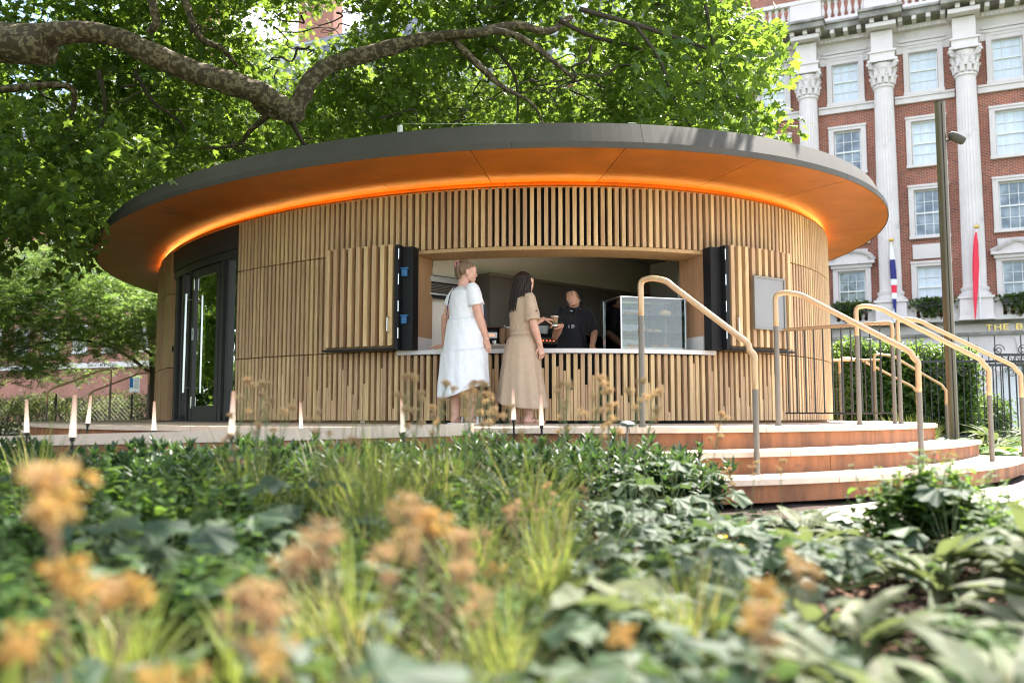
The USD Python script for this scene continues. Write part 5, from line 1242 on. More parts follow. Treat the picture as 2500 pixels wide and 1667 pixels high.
# sedges on the green roof
for (xp, d) in ((735, 10.2), (760, 10.2), (790, 10.3), (830, 10.2), (860, 10.4), (1120, 9.8), (1150, 9.8), (1170, 9.9), (1440, 9.8), (1470, 9.8), (1500, 9.9), (1540, 9.9), (1770, 10.2), (1800, 10.2), (1830, 10.3), (1860, 10.4), (1890, 10.5), (2040, 10.9), (2060, 11.0)):
    x = (xp - 1250) / 2150 * d; k = int(G_.integers(3)); src, h = PK['grass'][k]
    copy_of(src, 'roof_grass', None, (x, d, SOFF + .275), G_.uniform(0, 360), .75, 'tuft of grass growing on the kiosk roof behind the ' + ('left' if xp < 1000 else 'middle' if xp < 1600 else 'right') + ' part of the rim', 'grass', 'grass tufts on the kiosk roof')

# alike plants under one landmark are told apart by their order from the left
ORD = ['leftmost', 'second from left', 'third from left', 'fourth from left', 'fifth from left', 'sixth from left', 'seventh from left', 'eighth from left', 'ninth from left', 'tenth from left', 'eleventh from left', 'twelfth from left', 'thirteenth from left', 'fourteenth from left', 'fifteenth from left', 'sixteenth from left']
same = {}
for u_, lb, pr_ in PLACED: same.setdefault(lb, []).append((u_, pr_))
for lb, ls in same.items():
    ls.sort(key=lambda a: a[0])
    for k, (u_, pr_) in enumerate(ls):
        tag(pr_, lb if len(ls) == 1 else lb + ', ' + ('rightmost' if k == len(ls) - 1 else ORD[k] if k < 16 else f'number {k + 1}'))

# dry leaves lying on the terrace and treads
r = np.random.default_rng(17); fl = []
for k in range(70):
    q = sA + (sE - sA) * r.random(); lv = int(r.integers(3)); o = (r.uniform(-1.6, -.1), r.uniform(.03, .37), r.uniform(.43, .76))[lv]; c = edge_at(np.array([q]), o)[0]; fl.append((c[0], c[1], (DECK, .295, .148)[lv] + .004))
fx = UsdGeom.Xform.Define(stage, '/World/fallen_leaves'); tag(fx, 'dry fallen leaves scattered on the steps and terrace', 'leaves', kind='stuff')
instancer('litter', fx, [(lobed(.05, .5, .8, r), M('dry_leaf', (.30, .17, .06), .8, .4, 20), False)], fl, np.zeros(len(fl)), quats(len(fl), r, tilt=.15), r.uniform(.5, 1.3, len(fl)))
# ---------------------------------------------------------------- inside the kiosk
beige = M('beige_wall', (.80, .72, .62), .75, .05, 2); cab = M('cabinet_brown', (.085, .068, .05), .45, .08, 3); cab_edge = M('cabinet_edge', (.14, .115, .085), .4, .05)
fridge = M('brushed_steel', (.42, .42, .39), .35, .08, 6, metal=.75, stretch=(1, 1, 14))
WA, WD = np.array([-1.15, 10.31]), np.array([2.69, 2.40]) / 3.605; WN = np.array([WD[1], -WD[0]]); WR = math.degrees(math.atan2(WD[1], WD[0]))
def onwall(s, out, z): c = WA + WD * s + WN * out; return np.array([c[0], c[1], z])
def wbox(s0, s1, z0, z1, o0, o1, ch=0.0):
    sz = (s1 - s0, abs(o1 - o0), z1 - z0); v, f = (cbox(sz, ch) if ch else boxvf(sz))
    return v @ rot(math.radians(WR)).T + onwall((s0 + s1) / 2, (o0 + o1) / 2, (z0 + z1) / 2), f
part('partition', wbox(0, 6.5, DECK, 2.8, -.1, 0), beige, kiosk); 
part('side_wall', ribbon_solid(np.array([onwall(-.02, 0, 0)[:2], [-1.75, 10.2]]), np.array([onwall(-.02, -.1, 0)[:2], [-1.75, 10.3]]), DECK, 2.8), beige, kiosk)
cabs = thing('wall_cabinets', 'dark brown full height cabinets along the back of the serving room', 'cabinet'); e = .86
part('carcass', wbox(e, 5.6, 1.60, 2.27, .003, .34), cab, cabs)
for k in range(7): part('cabinet_door', wbox(e + .004 + k * .66, e + .656 + k * .66, 1.605, 2.225, .342, .362, .002), cab, cabs)
part('top_rail', wbox(e, 5.6, 2.23, 2.27, .342, .37), cab_edge, cabs)
part('splashback', wbox(e, 5.6, 1.21, 1.60, .003, .02), black, cabs)
bench = thing('back_bench', 'black back bench under the brown cabinets', 'counter'); part('worktop', wbox(e, 5.6, 1.17, 1.205, .003, .62), black, bench); part('bench_front', wbox(e, 5.6, DECK + .01, 1.165, .003, .58), cab, bench)
ov = thing('heater_unit', 'wall mounted steel and black unit behind the woman in white', 'appliance')
part('case', wbox(.08, .80, 1.93, 2.19, .004, .14, .006), black, ov); part('fascia', wbox(.09, .79, 2.11, 2.18, .142, .15, .003), fridge, ov); part('louvre', wbox(.10, .78, 1.955, 1.975, .142, .155), fridge, ov)
for k in range(6): part('slat', wbox(.11, .77, 1.99 + k * .018, 1.998 + k * .018, .141, .147), cab_edge, ov)
sk = thing('wall_switch', 'grey square switch plate high on the beige wall', 'switch'); part('plate', wbox(.17, .26, 2.30, 2.39, .002, .012, .003), grey_frame, sk); part('button', wbox(.20, .23, 2.33, 2.36, .013, .018), steel, sk)
so = thing('wall_socket', 'double socket low on the beige wall behind the woman in white', 'socket'); part('plate', wbox(.14, .24, 1.42, 1.53, .002, .012, .003), grey_frame, so)
for q in range(4): part('slot', wbox(.165 + .03 * (q % 2), .18 + .03 * (q % 2), 1.45 + .03 * (q // 2), 1.465 + .03 * (q // 2), .0125, .014), white_paint, so)
fg = thing('fridge', 'tall steel fridge at the right end of the serving room', 'fridge', (2.45, 11.35, DECK), 28)
part('body', cbox((.72, .6, 2.1), .01, (0, .3, 1.05)), fridge, fg); part('door', cbox((.70, .03, 1.95), .006, (0, -.02, 1.1)), fridge, fg); part('handle', MB().tube([(-.27, -.07, .8), (-.27, -.07, 1.75)], .012, 8).tube([(-.27, -.03, .85), (-.27, -.07, .85)], .008, 6).tube([(-.27, -.03, 1.7), (-.27, -.07, 1.7)], .008, 6).get(), black, fg)
red_led = emit('red_button', (1.0, .06, .02), 3.0)
def at_px(p_, d): return np.array([(p_ - 1250) / 2150 * d, d])
def machine(label, c, w, z0, h, rz, leds, kind):
    t = thing(kind, label, 'coffee machine', (*c, z0), rz)
    part('body', cbox((w, .34, h), .012, (0, .17, h / 2)), black, t); part('panel', cbox((w * .9, .012, .075), .003, (0, -.006, h - .09)), fridge if leds == 3 else cab_edge, t)
    for k in range(leds):
        v, f = lathe([(.008, 0), (.013, 0), (.013, .004), (.008, .004), (.008, 0)] if leds == 3 else [(0, 0), (.006, 0), (.006, .004), (0, .004)], 12); v = v @ trimesh.transformations.rotation_matrix(math.pi / 2, [1, 0, 0])[:3, :3].T
        part('button', (v + ((k - (leds - 1) / 2) * (.037 if leds == 3 else .05), -.013, h - .09), f), red_led, t)
    part('drip_tray', cbox((w * .95, .12, .03), .005, (0, -.06, .015)), steel, t)
    for k in (-1, 1):
        part('group_head', tube([(k * w * .22, -.05, h - .16), (k * w * .22, -.05, h - .2)], .03, 12), steel, t); part('portafilter', tube([(k * w * .22, -.05, h - .21), (k * w * .22, -.19, h - .225)], [.014, .011], 8), steel, t)
    return t
machine('black coffee grinder with three red lit buttons beside the white dress', at_px(1196, 10.75), .20, 1.205, .40, 12, 3, 'coffee_machine')
machine('wide black espresso machine behind the counter, left of the barista', at_px(1338, 11.1), .62, 1.205, .36, 25, 4, 'espresso_machine')
kraft = M('kraft_card', (.30, .17, .085), .8, .06, 20); lid_w = M('cup_white', (.75, .72, .68), .5, .03)
def cup_mesh(h=.115, r0=.028, r1=.042): return lathe([(0, 0), (r0, 0), (r1, h), (r1 + .002, h + .003), (r1 - .003, h + .001), (r0 - .003, .004), (0, .004)], 20)
for p_, n_, lab in ((1226, 9, 'taller stack of brown paper cups on the back bench'), (1242, 8, 'shorter stack of brown paper cups on the back bench')):
    c = at_px(p_, 10.8); t = thing('cup_stack', lab, 'cups', (*c, 1.38))
    part('dispenser', cbox((.07, .07, .175), .006, (0, 0, -.0875)), black, t)
    for k in range(n_): v, f = cup_mesh(); part('cup', (v + (0, 0, k * .016), f), kraft, t, smooth=40)
    part('top_cup_rim', lathe([(.04, .115 + .016 * (n_ - 1)), (.044, .115 + .016 * (n_ - 1)), (.044, .128 + .016 * (n_ - 1)), (.04, .128 + .016 * (n_ - 1))], 20), lid_w, t)
c = at_px(1228, 10.6); gn = solo('green_carton', (lambda q: (q[0] + (*c, 1.31), q[1]))(cbox((.06, .05, .15), .003)), M('pale_green', (.36, .42, .16), .6, .05), 'small pale green carton below the stacks of paper cups', 'carton')
for p_, lab in ((1318, 'white cup standing on the espresso machine, nearer the beige dress'), (1331, 'white cup standing on the espresso machine, nearer the barista')):
    v, f = cup_mesh(.10, .035, .045); c = at_px(p_, 11.15); tag(usdkit.mesh(stage, numbered('/World', 'white_cup'), (v + (*c, 1.566), f), lid_w, smooth=40).GetPrim(), lab, 'cup')
c = at_px(1212, 9.95); bx = thing('pastry_tray', 'shallow wooden tray with paper and crumbs on the counter between the two women', 'tray', (*c, CTR + .001), 8)
part('tray', MB().box((0, 0, .01), (.40, .22, .02)).box((0, -.105, .035), (.40, .01, .05)).box((0, .105, .035), (.40, .01, .05)).box((-.195, 0, .035), (.01, .2, .05)).box((.195, 0, .035), (.01, .2, .05)).get(), M('tray_wood', (.26, .20, .15), .7, .15, 30), bx)
r = np.random.default_rng(3); v, f = trimesh.creation.icosphere(2).vertices, trimesh.creation.icosphere(2).faces
for k in range(3): part('paper', (np.array(v) * (.07, .05, .022) * (1 + .5 * (meshkit.fbm(np.array(v) * 3 + k * 7, 3, k)[:, None] - .5)) + (-.1 + .1 * k, 0, .06), np.array(f)), lid_w, bx)
# glass display case on the counter
dc = thing('display_case', 'glass display case of cakes and pastries at the right of the counter', 'display case', (1.22, 9.79, CTR + .001), 17)
CW, CD, CH = .80, .50, .61
for x in (0, CW):
    for y in (0, CD): part('corner_post', cbox((.018, .018, CH), .002, (x, y, CH / 2)), steel, dc)
for z in (.009, CH - .009):
    for y in (0, CD): part('rail', cbox((CW - .02, .016, .016), .002, (CW / 2, y, z)), steel, dc)
    for x in (0, CW): part('rail', cbox((.016, CD - .02, .016), .002, (x, CD / 2, z)), steel, dc)
for z in (.215, .405): part('shelf', cbox((CW - .03, CD - .04, .007), .001, (CW / 2, CD / 2, z)), glass_clear, dc)
part('base', cbox((CW - .02, CD - .02, .02), .002, (CW / 2, CD / 2, .03)), white_top, dc)
for sz, c in (((CW - .02, .005, CH - .03), (CW / 2, 0, CH / 2)), ((CW - .02, .005, CH - .03), (CW / 2, CD, CH / 2)), ((.005, CD - .02, CH - .03), (0, CD / 2, CH / 2)), ((.005, CD - .02, CH - .03), (CW, CD / 2, CH / 2)), ((CW - .02, CD - .02, .005), (CW / 2, CD / 2, CH))): part('pane', boxvf(sz) if False else (boxvf(sz)[0] + c, BF), glass_clear, dc)
crust = M('pastry_crust', (.40, .20, .075), .6, .35, 40, bump=.4, bscale=120); cake_m = M('sponge_cake', (.55, .38, .18), .8, .2, 60)
A17 = rot(math.radians(17))
def indc(x, y, z): return np.array([1.22, 9.79, CTR + .001]) + A17 @ np.array([x, y, z])
for k, (x, z) in enumerate(((.16, .41), (.25, .41), (.62, .41), (.34, .22), (.42, .22), (.54, .22), (.2, .042), (.5, .042), (.62, .042), (.34, .042))):
    vv = np.array(v) * ((.055, .04, .025) if k not in (2,) else (.07, .06, .04)); vv = vv * (1 + .35 * (meshkit.fbm(np.array(v) * 2.5 + k * 5, 3, k)[:, None] - .4)); P = indc(x, .16 + .05 * (k % 2), z + .022 + (.018 if k == 2 else 0))
    lab = ('golden pastry on the top shelf of the display case, leftmost', 'golden pastry on the top shelf of the display case, second', 'deep pie with pale rim on the top shelf of the display case', 'croissant on the middle shelf by the handrail post', 'pastry on the middle shelf right of the handrail post', 'flat pastry at the right of the middle shelf', 'bun on the bottom shelf at the left', 'bun at the middle of the bottom shelf', 'bun at the right of the bottom shelf', 'small bun on the bottom shelf behind the handrail post')[k]
    solo('pastry', (vv + P, np.array(f)), cake_m if k in (2, 5) else crust, lab, 'pastry', smooth=True)

# ---------------------------------------------------------------- people
skin = usdkit.material(stage, '/World/Looks/skin', {'g': ('geometry', {}), 'n': ('noise_texture', {'scale': 18.0, 'detail': 4.0}), 'r': ('rgb_ramp', {'ramp': [(.3, (.50, .265, .185)), (.7, (.60, .345, .255))]}), 'p': ('principled_bsdf', {'roughness': .5, 'subsurface_weight': .12, 'subsurface_scale': .01, 'specular_ior_level': .4})}, [('g.position', 'n.vector'), ('n.fac', 'r.fac'), ('r.color', 'p.base_color')], surface='p.BSDF')
skin2 = usdkit.material(stage, '/World/Looks/skin_warm', {'g': ('geometry', {}), 'n': ('noise_texture', {'scale': 18.0, 'detail': 4.0}), 'r': ('rgb_ramp', {'ramp': [(.3, (.46, .23, .14)), (.7, (.56, .30, .19))]}), 'p': ('principled_bsdf', {'roughness': .42, 'subsurface_weight': .12, 'subsurface_scale': .01, 'specular_ior_level': .5})}, [('g.position', 'n.vector'), ('n.fac', 'r.fac'), ('r.color', 'p.base_color')], surface='p.BSDF')
def hair_m(name, a, b): return usdkit.material(stage, '/World/Looks/' + name, {'g': ('geometry', {}), 'mp': ('mapping', {'scale': (60, 60, 9)}), 'n': ('noise_texture', {'scale': 2.0, 'detail': 4.0}), 'r': ('rgb_ramp', {'ramp': [(.3, a), (.7, b)]}), 'bp': ('bump', {'strength': .5, 'distance': .006}), 'p': ('principled_bsdf', {'roughness': .55, 'specular_ior_level': .3})}, [('g.position', 'mp.vector'), ('mp.vector', 'n.vector'), ('n.fac', 'r.fac'), ('r.color', 'p.base_color'), ('n.fac', 'bp.height'), ('bp.normal', 'p.normal')], surface='p.BSDF')
hair_fair, hair_dark, hair_black = hair_m('fair_hair', (.10, .062, .036), (.22, .145, .085)), hair_m('dark_brown_hair', (.008, .005, .004), (.028, .016, .011)), hair_m('black_hair', (.008, .006, .006), (.022, .016, .014))
def cloth(name, col, sc=25, bump=.35): return M(name, col, .85, .06, sc, bump=bump, bscale=38, spec=.2, sheen=.15)
linen_white, linen_beige, tee_black, apron_black = cloth('white_linen', (.74, .74, .77)), cloth('beige_linen', (.46, .335, .235)), cloth('black_cotton', (.012, .012, .014)), cloth('black_apron', (.016, .016, .018))
SPH = np.array(trimesh.creation.icosphere(2).vertices)
def bone(a, ra, b, rb): return m3.Manifold.hull_points(np.vstack([SPH * ra + a, SPH * rb + b]))
def ell(c, r, R=None): v = SPH * np.asarray(r); return m3.Manifold.hull_points((v if R is None else v @ R.T) + c)
def finger_bones(W, Rm, curl, s=1.0, side=1, spread=.0, thumb=.5):
    """wrist at W; x along the hand, y to the thumb, z the back of the hand"""
    out = []; T = lambda p: W + Rm @ (np.asarray(p, float) * (s, s * side, s))
    for (a, b) in (((.0, .012), (.085, .030)), ((.0, -.012), (.085, -.028)), ((.0, .0), (.088, .0))): out.append(bone(T((*a, 0)), .0165 * s, T((*b, 0)), .0125 * s))
    out.append(m3.Manifold.hull_points(np.vstack([SPH * .0125 * s + T(p) for p in ((.02, .018, 0), (.02, -.018, 0), (.085, .03, 0), (.085, -.028, 0))])))
    for y, L in ((.029, .068), (.010, .076), (-.010, .07), (-.028, .055)):
        p = np.array([.086, y, 0.0]); ang = 0.0
        for seg, (fr, rr_) in enumerate(((.45, .0088), (.30, .008), (.25, .0072))):
            ang += curl * (.8 if seg == 0 else 1.0); q = p + np.array([math.cos(ang), y * spread * 3, -math.sin(ang)]) * L * fr; out.append(bone(T(p), rr_ * s, T(q), rr_ * .93 * s)); p = q
    p0, p1 = np.array([.018, .024, -.004]), np.array([.05, .024 + .026, -.012 - .02 * thumb]); p2 = p1 + np.array([.028, .006 - .012 * thumb, -.012 * thumb]); p3 = p2 + np.array([.022, -.004 - .01 * thumb, -.008 * thumb])
    out += [bone(T(p0), .0145 * s, T(p1), .0105 * s), bone(T(p1), .0105 * s, T(p2), .0092 * s), bone(T(p2), .0092 * s, T(p3), .0078 * s)]
    return out
def frame(x, up=(0, 0, 1)):
    x = np.asarray(x, float); x = x / np.linalg.norm(x); y = np.cross(up, x); y /= np.linalg.norm(y); return np.stack([x, y, np.cross(x, y)], 1)
def head_parts(C, R, s=1.0):
    T = lambda p: C + R @ (np.asarray(p, float) * s); E = lambda c, r: ell(T(c), np.asarray(r) * s, R); B = lambda a, ra, b, rb: bone(T(a), ra * s, T(b), rb * s)
    out = [E((-.012, 0, .028), (.098, .076, .086)), E((.035, 0, -.015), (.06, .062, .085)), m3.Manifold.hull_points(np.vstack([SPH * q[3] * s + T(q[:3]) for q in ((.070, .012, -.098, .02), (.070, -.012, -.098, .02), (.0, .052, -.058, .02), (.0, -.052, -.058, .02), (.062, .036, -.022, .03), (.062, -.036, -.022, .03), (.062, .03, .035, .034), (.062, -.03, .035, .034))])),
        B((.090, 0, .012), .0085, (.110, 0, -.028), .0105), B((.108, 0, -.03), .0105, (.085, 0, -.045), .012), B((.096, .011, -.035), .0085, (.096, -.011, -.035), .0085), B((.086, .012, .022), .013, (.075, .045, .02), .012), B((.086, -.012, .022), .013, (.075, -.045, .02), .012), B((.092, -.014, -.064), .0085, (.092, .014, -.064), .0085), B((.09, -.012, -.075), .008, (.09, .012, -.075), .008)]
    for sy in (-1, 1): out.append(E((-.008, sy * .078, -.012), (.02, .009, .033)))
    return out
def fuse(parts, L=.008, it=8):
    m = parts[0]
    m = m3.Manifold.batch_boolean(parts, m3.OpType.Add).refine_to_length(L).to_mesh(); t = trimesh.Trimesh(np.asarray(m.vert_properties[:, :3], float), np.asarray(m.tri_verts, int), process=True)
    v0 = np.array(t.vertices); trimesh.smoothing.filter_taubin(t, .5, .53, it); bad = np.linalg.norm(np.array(t.vertices) - v0, axis=1) > .012; vv_ = np.array(t.vertices); vv_[bad] = v0[bad]; t.vertices = vv_; return np.array(t.vertices), np.array(t.faces)
def face_bits(t, C, R, s, smile, brow):
    T = lambda p: C + R @ (np.asarray(p, float) * s)
    for sy in (-1, 1):
        v, f = ico((0, 0, 0), .0115 * s, 2, (.7, 1.15, .62)); part('eye', (v @ R.T + T((.0845, sy * .031, .001)), f), M_eye, t, smooth=True); v, f = ico((0, 0, 0), .0058 * s, 2, (.6, 1, 1)); part('iris', (v @ R.T + T((.0915, sy * .031, .001)), f), black, t, smooth=True)
        part('eyebrow', tube([T((.098, sy * .014, .026)), T((.0965, sy * .032, .032)), T((.083, sy * .05, .025))], [.0035 * s, .004 * s, .002 * s], 6), brow, t)
        part('eyelid', tube([T((.090, sy * .019, .004)), T((.094, sy * .031, .0095)), T((.085, sy * .044, .004))], .0032 * s, 6), brow, t)
    yy = np.linspace(-1, 1, 9); w = .03 if smile else .022; up = .012 if smile else .004
    lip = lambda dz, k: [T((.098 - .018 * y * y, w * y, -.066 + dz * (1 - y * y) + up * y * y)) for y in yy]
    part('upper_lip', tube(lip(.0, 1), np.array([.002, .003, .004, .0045, .0045, .0045, .004, .003, .002]) * s, 6), M_lip, t, smooth=True); part('lower_lip', tube(lip(-.024 if smile else -.01, 1), np.array([.002, .003, .004, .005, .005, .005, .004, .003, .002]) * s, 6), M_lip, t, smooth=True)
    if smile: part('teeth', strip(np.array(lip(-.002, 1)) + R @ np.array([.0015, 0, 0]) * s, np.array(lip(-.014, 1)) + R @ np.array([.001, 0, 0]) * s), M_eye, t); part('mouth', strip(np.array(lip(-.0135, 1)) + R @ np.array([.001, 0, 0]) * s, np.array(lip(-.022, 1)) + R @ np.array([.0, 0, 0]) * s), M_mouth, t)
M_eye = M('eye_white', (.78, .76, .74), .25, .02); M_lip = M('lip', (.45, .13, .12), .4, .05); M_mouth = M('mouth_dark', (.06, .012, .012), .5, .05)
def hair_cap(C, R, s, face_x=.045, low=-.075, puff=1.07, side=.02):
    t = trimesh.creation.icosphere(4); v = np.array(t.vertices); u_ = v * np.array((.098, .076, .086)) * puff + np.array((-.014, 0, .03)); f = np.array(t.faces); c = u_[f].mean(1)
    ok = ((c[:, 0] < face_x + .9 * (c[:, 2] - .055)) | (c[:, 2] > .066)) & (c[:, 2] > low + .55 * np.maximum(0, c[:, 0] + .03)) & ~((np.abs(c[:, 1]) > .05) & (c[:, 0] > -.025) & (c[:, 2] < side))
    f = f[ok]; k = np.unique(f); u_ = u_[k] + .004 * (meshkit.fbm(u_[k] * (90, 90, 14), 2, 5)[:, None] - .5) * v[k]; return (u_ * s) @ R.T + C, np.searchsorted(k, f)
def loft(rings, n=72, fold=None):
    """rings: (z, cx, cy, a, b); fold(theta, k) -> radius factor, dz"""
    th = np.linspace(0, 2 * np.pi, n, endpoint=False); V = []
    for k, (z, cx, cy, a, b) in enumerate(rings):
        fr, dz = fold(th, k / (len(rings) - 1), z) if fold else (1, 0); V.append(np.column_stack([cx + a * fr * np.cos(th), cy + b * fr * np.sin(th), z + dz + 0 * th]))
    i = np.arange(n); j = (i + 1) % n; F = np.vstack([np.stack([k * n + i, k * n + j, (k + 1) * n + j, (k + 1) * n + i], 1) for k in range(len(rings) - 1)])
    V = np.vstack(V); return V, F[:, ::-1]
def dense(rings, m=60):
    R_ = np.array(rings, float); s = np.linspace(0, 1, m); zz = np.concatenate([[0], np.cumsum(np.abs(np.diff(R_[:, 0])) + .3 * np.abs(np.diff(R_[:, 3])))]); zz /= zz[-1]
    from scipy.interpolate import PchipInterpolator
    return np.stack([PchipInterpolator(zz, R_[:, q])(s) for q in range(5)], 1)
class Body:
    def __init__(self, pos, ang): self.o, self.R = np.array(pos, float), rot(math.radians(ang))
    def W(self, *p): return self.o + self.R @ np.array(p, float)
    def V(self, vf): return vf[0] @ self.R.T + self.o, vf[1]
def legs(B, h, foot=True, r=1.0):
    out = []
    for sy, fx in ((-1, .05), (1, -.04)):
        hip, knee, ank = B.W(0, sy * .09, .88 * h), B.W(.01 + fx * .6, sy * .085, .475 * h), B.W(fx - .01, sy * .08, .085); out += [bone(hip, .078 * r, knee, .056 * r), bone(knee, .055 * r, B.W(fx * .9 - .02, sy * .082, .32 * h), .054 * r), bone(B.W(fx * .9 - .02, sy * .082, .32 * h), .054 * r, ank, .036 * r)]
        out += [bone(ank, .036, B.W(fx - .04, sy * .08, .036), .032), bone(B.W(fx - .035, sy * .08, .034), .03, B.W(fx + .10, sy * .085, .024), .022), bone(B.W(fx + .1, sy * .072, .024), .02, B.W(fx + .165, sy * .075, .018), .014), bone(B.W(fx + .1, sy * .1, .022), .018, B.W(fx + .15, sy * .105, .017), .012)]
    return out
def torso(B, h, w=1.0): 
    return [bone(B.W(0, -.06, .93 * h), .095 * w, B.W(0, .06, .93 * h), .095 * w), bone(B.W(0, 0, .95 * h), .105 * w, B.W(0, 0, 1.1 * h), .115 * w), bone(B.W(0, 0, 1.1 * h), .115 * w, B.W(.01, 0, 1.26 * h), .12 * w), bone(B.W(0, -.135, 1.355 * h), .052 * w, B.W(0, .135, 1.355 * h), .052 * w), bone(B.W(0, 0, 1.24 * h), .11 * w, B.W(0, 0, 1.36 * h), .07 * w), bone(B.W(-.015, 0, 1.36 * h), .056, B.W(.0, 0, 1.47 * h), .052)]
def arm(S, E, Wr, r=1.0): return [bone(S, .052 * r, E, .04 * r), bone(E, .041 * r, E + (Wr - E) * .35, .04 * r), bone(E + (Wr - E) * .35, .04 * r, Wr, .026 * r)]

# woman in white
o1 = np.array([-.50, 9.16, DECK]); B = Body(o1, 30); t = thing('person', 'person in a loose white tiered dress with fair pinned up hair', 'person', kind=None)
C = B.W(.025, -.0, 1.585); HR = rot(math.radians(18)) @ euler(0, .03, 0)
S, E_, Wr = B.W(.0, -.185, 1.375), B.W(.05, -.235, 1.10), B.W(.15, -.215, .865); S2 = B.W(.0, .185, 1.375); H2_ = np.array([-.83, 9.60, CTR + .025]); W2 = H2_ + (.09, -.02, .012); E2 = np.array([-.71, 9.32, 1.58])
pr = torso(B, 1.0, 1.05) + legs(B, 1.0, r=1.12) + head_parts(C, HR) + [bone(B.W(-.02, 0, 1.40), .058, C + HR @ np.array([-.02, 0, -.06]), .056)] + arm(S, E_, Wr, 1.12) + arm(S2, E2, W2, 1.0) + finger_bones(Wr, frame(B.R @ np.array([.22, .02, -.97]), B.R @ np.array([0.2, -1, 0])), .28, 1.0, -1) + finger_bones(W2, frame((-1, .15, -.12)), .06, 1.0, 1)
part('body', fuse(pr), skin, t, smooth=True)
R1 = dense([(1.425, -.01, 0, .07, .085), (1.41, -.012, 0, .085, .12), (1.385, -.012, 0, .11, .175), (1.33, .0, 0, .14, .205), (1.24, .02, 0, .17, .205), (1.12, .025, 0, .175, .20), (1.085, .025, 0, .178, .203), (1.075, .025, 0, .19, .215), (.95, .02, 0, .205, .228), (.82, .015, 0, .218, .24), (.755, .01, 0, .224, .245), (.745, .01, 0, .237, .258), (.6, .005, 0, .25, .27), (.45, .0, 0, .262, .28), (.33, .0, 0, .27, .285), (.325, .0, 0, .262, .277)], 90)
def fold1(th, k, z):
    a = np.clip((1.10 - z) / .7, 0, 1); f = 1 + a * (.032 * np.sin(5 * th + 1.2) + .022 * np.sin(9 * th + z * 3) + .012 * np.sin(17 * th + z * 5)) + .006 * np.sin(13 * th + z * 25) + .012 * np.clip((z - 1.0), 0, .3) / .3 * np.sin(4 * th + z * 9)
    f = f + (.012 * np.sin(38 * th) * np.exp(-(1.075 - z) / .09) if z < 1.075 and z > .75 else 0) + (.012 * np.sin(46 * th) * np.exp(-(.745 - z) / .09) if z < .745 else 0)
    return f, np.clip((1.0 - z) / .7, 0, 1) ** 1.5 * (-.075 * np.cos(th - 2.6) + .015 * np.sin(3 * th))
part('dress', B.V(loft(R1, 150, fold1)), linen_white, t, smooth=50)
for zz, aa, bb in ((1.08, .186, .211), (.75, .233, .254)):
    th = np.linspace(0, 2 * np.pi, 90); fr, dz = fold1(th, 0, zz + .004); part('seam', tube(np.column_stack([.02 + (aa) * fr * np.cos(th), bb * fr * np.sin(th), zz + dz]) @ B.R.T + B.o, .0045, 5), linen_white, t)
def sleeve(S, E, r0, r1, f0, f1, m, nm='sleeve', n=14):
    q = np.linspace(f0, f1, 8); pts = S + (E - S) * q[:, None]; rr_ = np.linspace(r0, r1, 8) * (1 + .03 * np.sin(np.arange(8) * 2.0)); rr_[:4] *= (.62, .88, .97, 1) if f0 < 0 else (1, 1, 1, 1); v, f = tube(np.vstack([pts, pts[-1:] - (E - S) * .02]), np.append(rr_, r1 * .9), 22, cap=False); part(nm, (v + .012 * (meshkit.fbm(v * 16, 3, 2)[:, None] - .5), f), m, t, smooth=True)
sleeve(S + (0, 0, .012), E_, .07, .085, -.18, .62, linen_white); sleeve(S2 + (0, 0, .012), E2, .07, .082, -.18, .6, linen_white)
hv = MB(); hv.add(*hair_cap(C, HR, 1.0, .04, -.06, 1.06)); T = lambda p: C + HR @ np.asarray(p, float)
for k in range(26):
    a = np.linspace(-1, 1, 26)[k]; hv.tube(smoothpath([T((-.08, .055 * a, -.075)), T((-.105, .055 * a, -.02)), T((-.112, .04 * a, .05)), T((-.10, .028 * a, .10)), T((-.075, .02 * a, .118))], 4), np.linspace(.011, .010, 17), 6)
for k in range(12):
    a = np.linspace(-1, 1, 12)[k]; hv.tube(smoothpath([T((.055, .055 * a, .085 - .035 * a * a)), T((.0, .06 * a, .122 - .03 * a * a)), T((-.07, .035 * a, .115))], 4), .007, 5)
part('hair', hv.get(), hair_fair, t, smooth=True)
clip_m = M('pink_clip', (.42, .16, .18), .3, .3, 40); 
for k in range(4): a = np.linspace(0, 2 * np.pi, 14); part('hair_clip', tube(np.array([T((-.115 + .004 * k + .018 * math.cos(q), -.035 + .02 * k, .075 + .03 * math.sin(q))) for q in a]), .006, 6, cap=False), clip_m, t)
face_bits(t, C, HR, 1.0, False, hair_fair)
strap = M('navy_strap', (.012, .014, .06), .6, .1); sp1 = [(-.165, .06, 1.12), (-.150, .055, 1.24), (-.128, .05, 1.34), (-.075, .04, 1.425), (.0, -.04, 1.438), (.085, -.09, 1.39), (.15, -.11, 1.28), (.178, -.11, 1.18), (.19, -.10, 1.08)]
part('strap', tube(np.array([B.W(*p) for p in smoothpath(np.array(sp1) * (1.06, 1.06, 1.0), 6)]), .0055, 6), strap, t)
sandal = M('cream_leather', (.66, .62, .55), .55, .05)
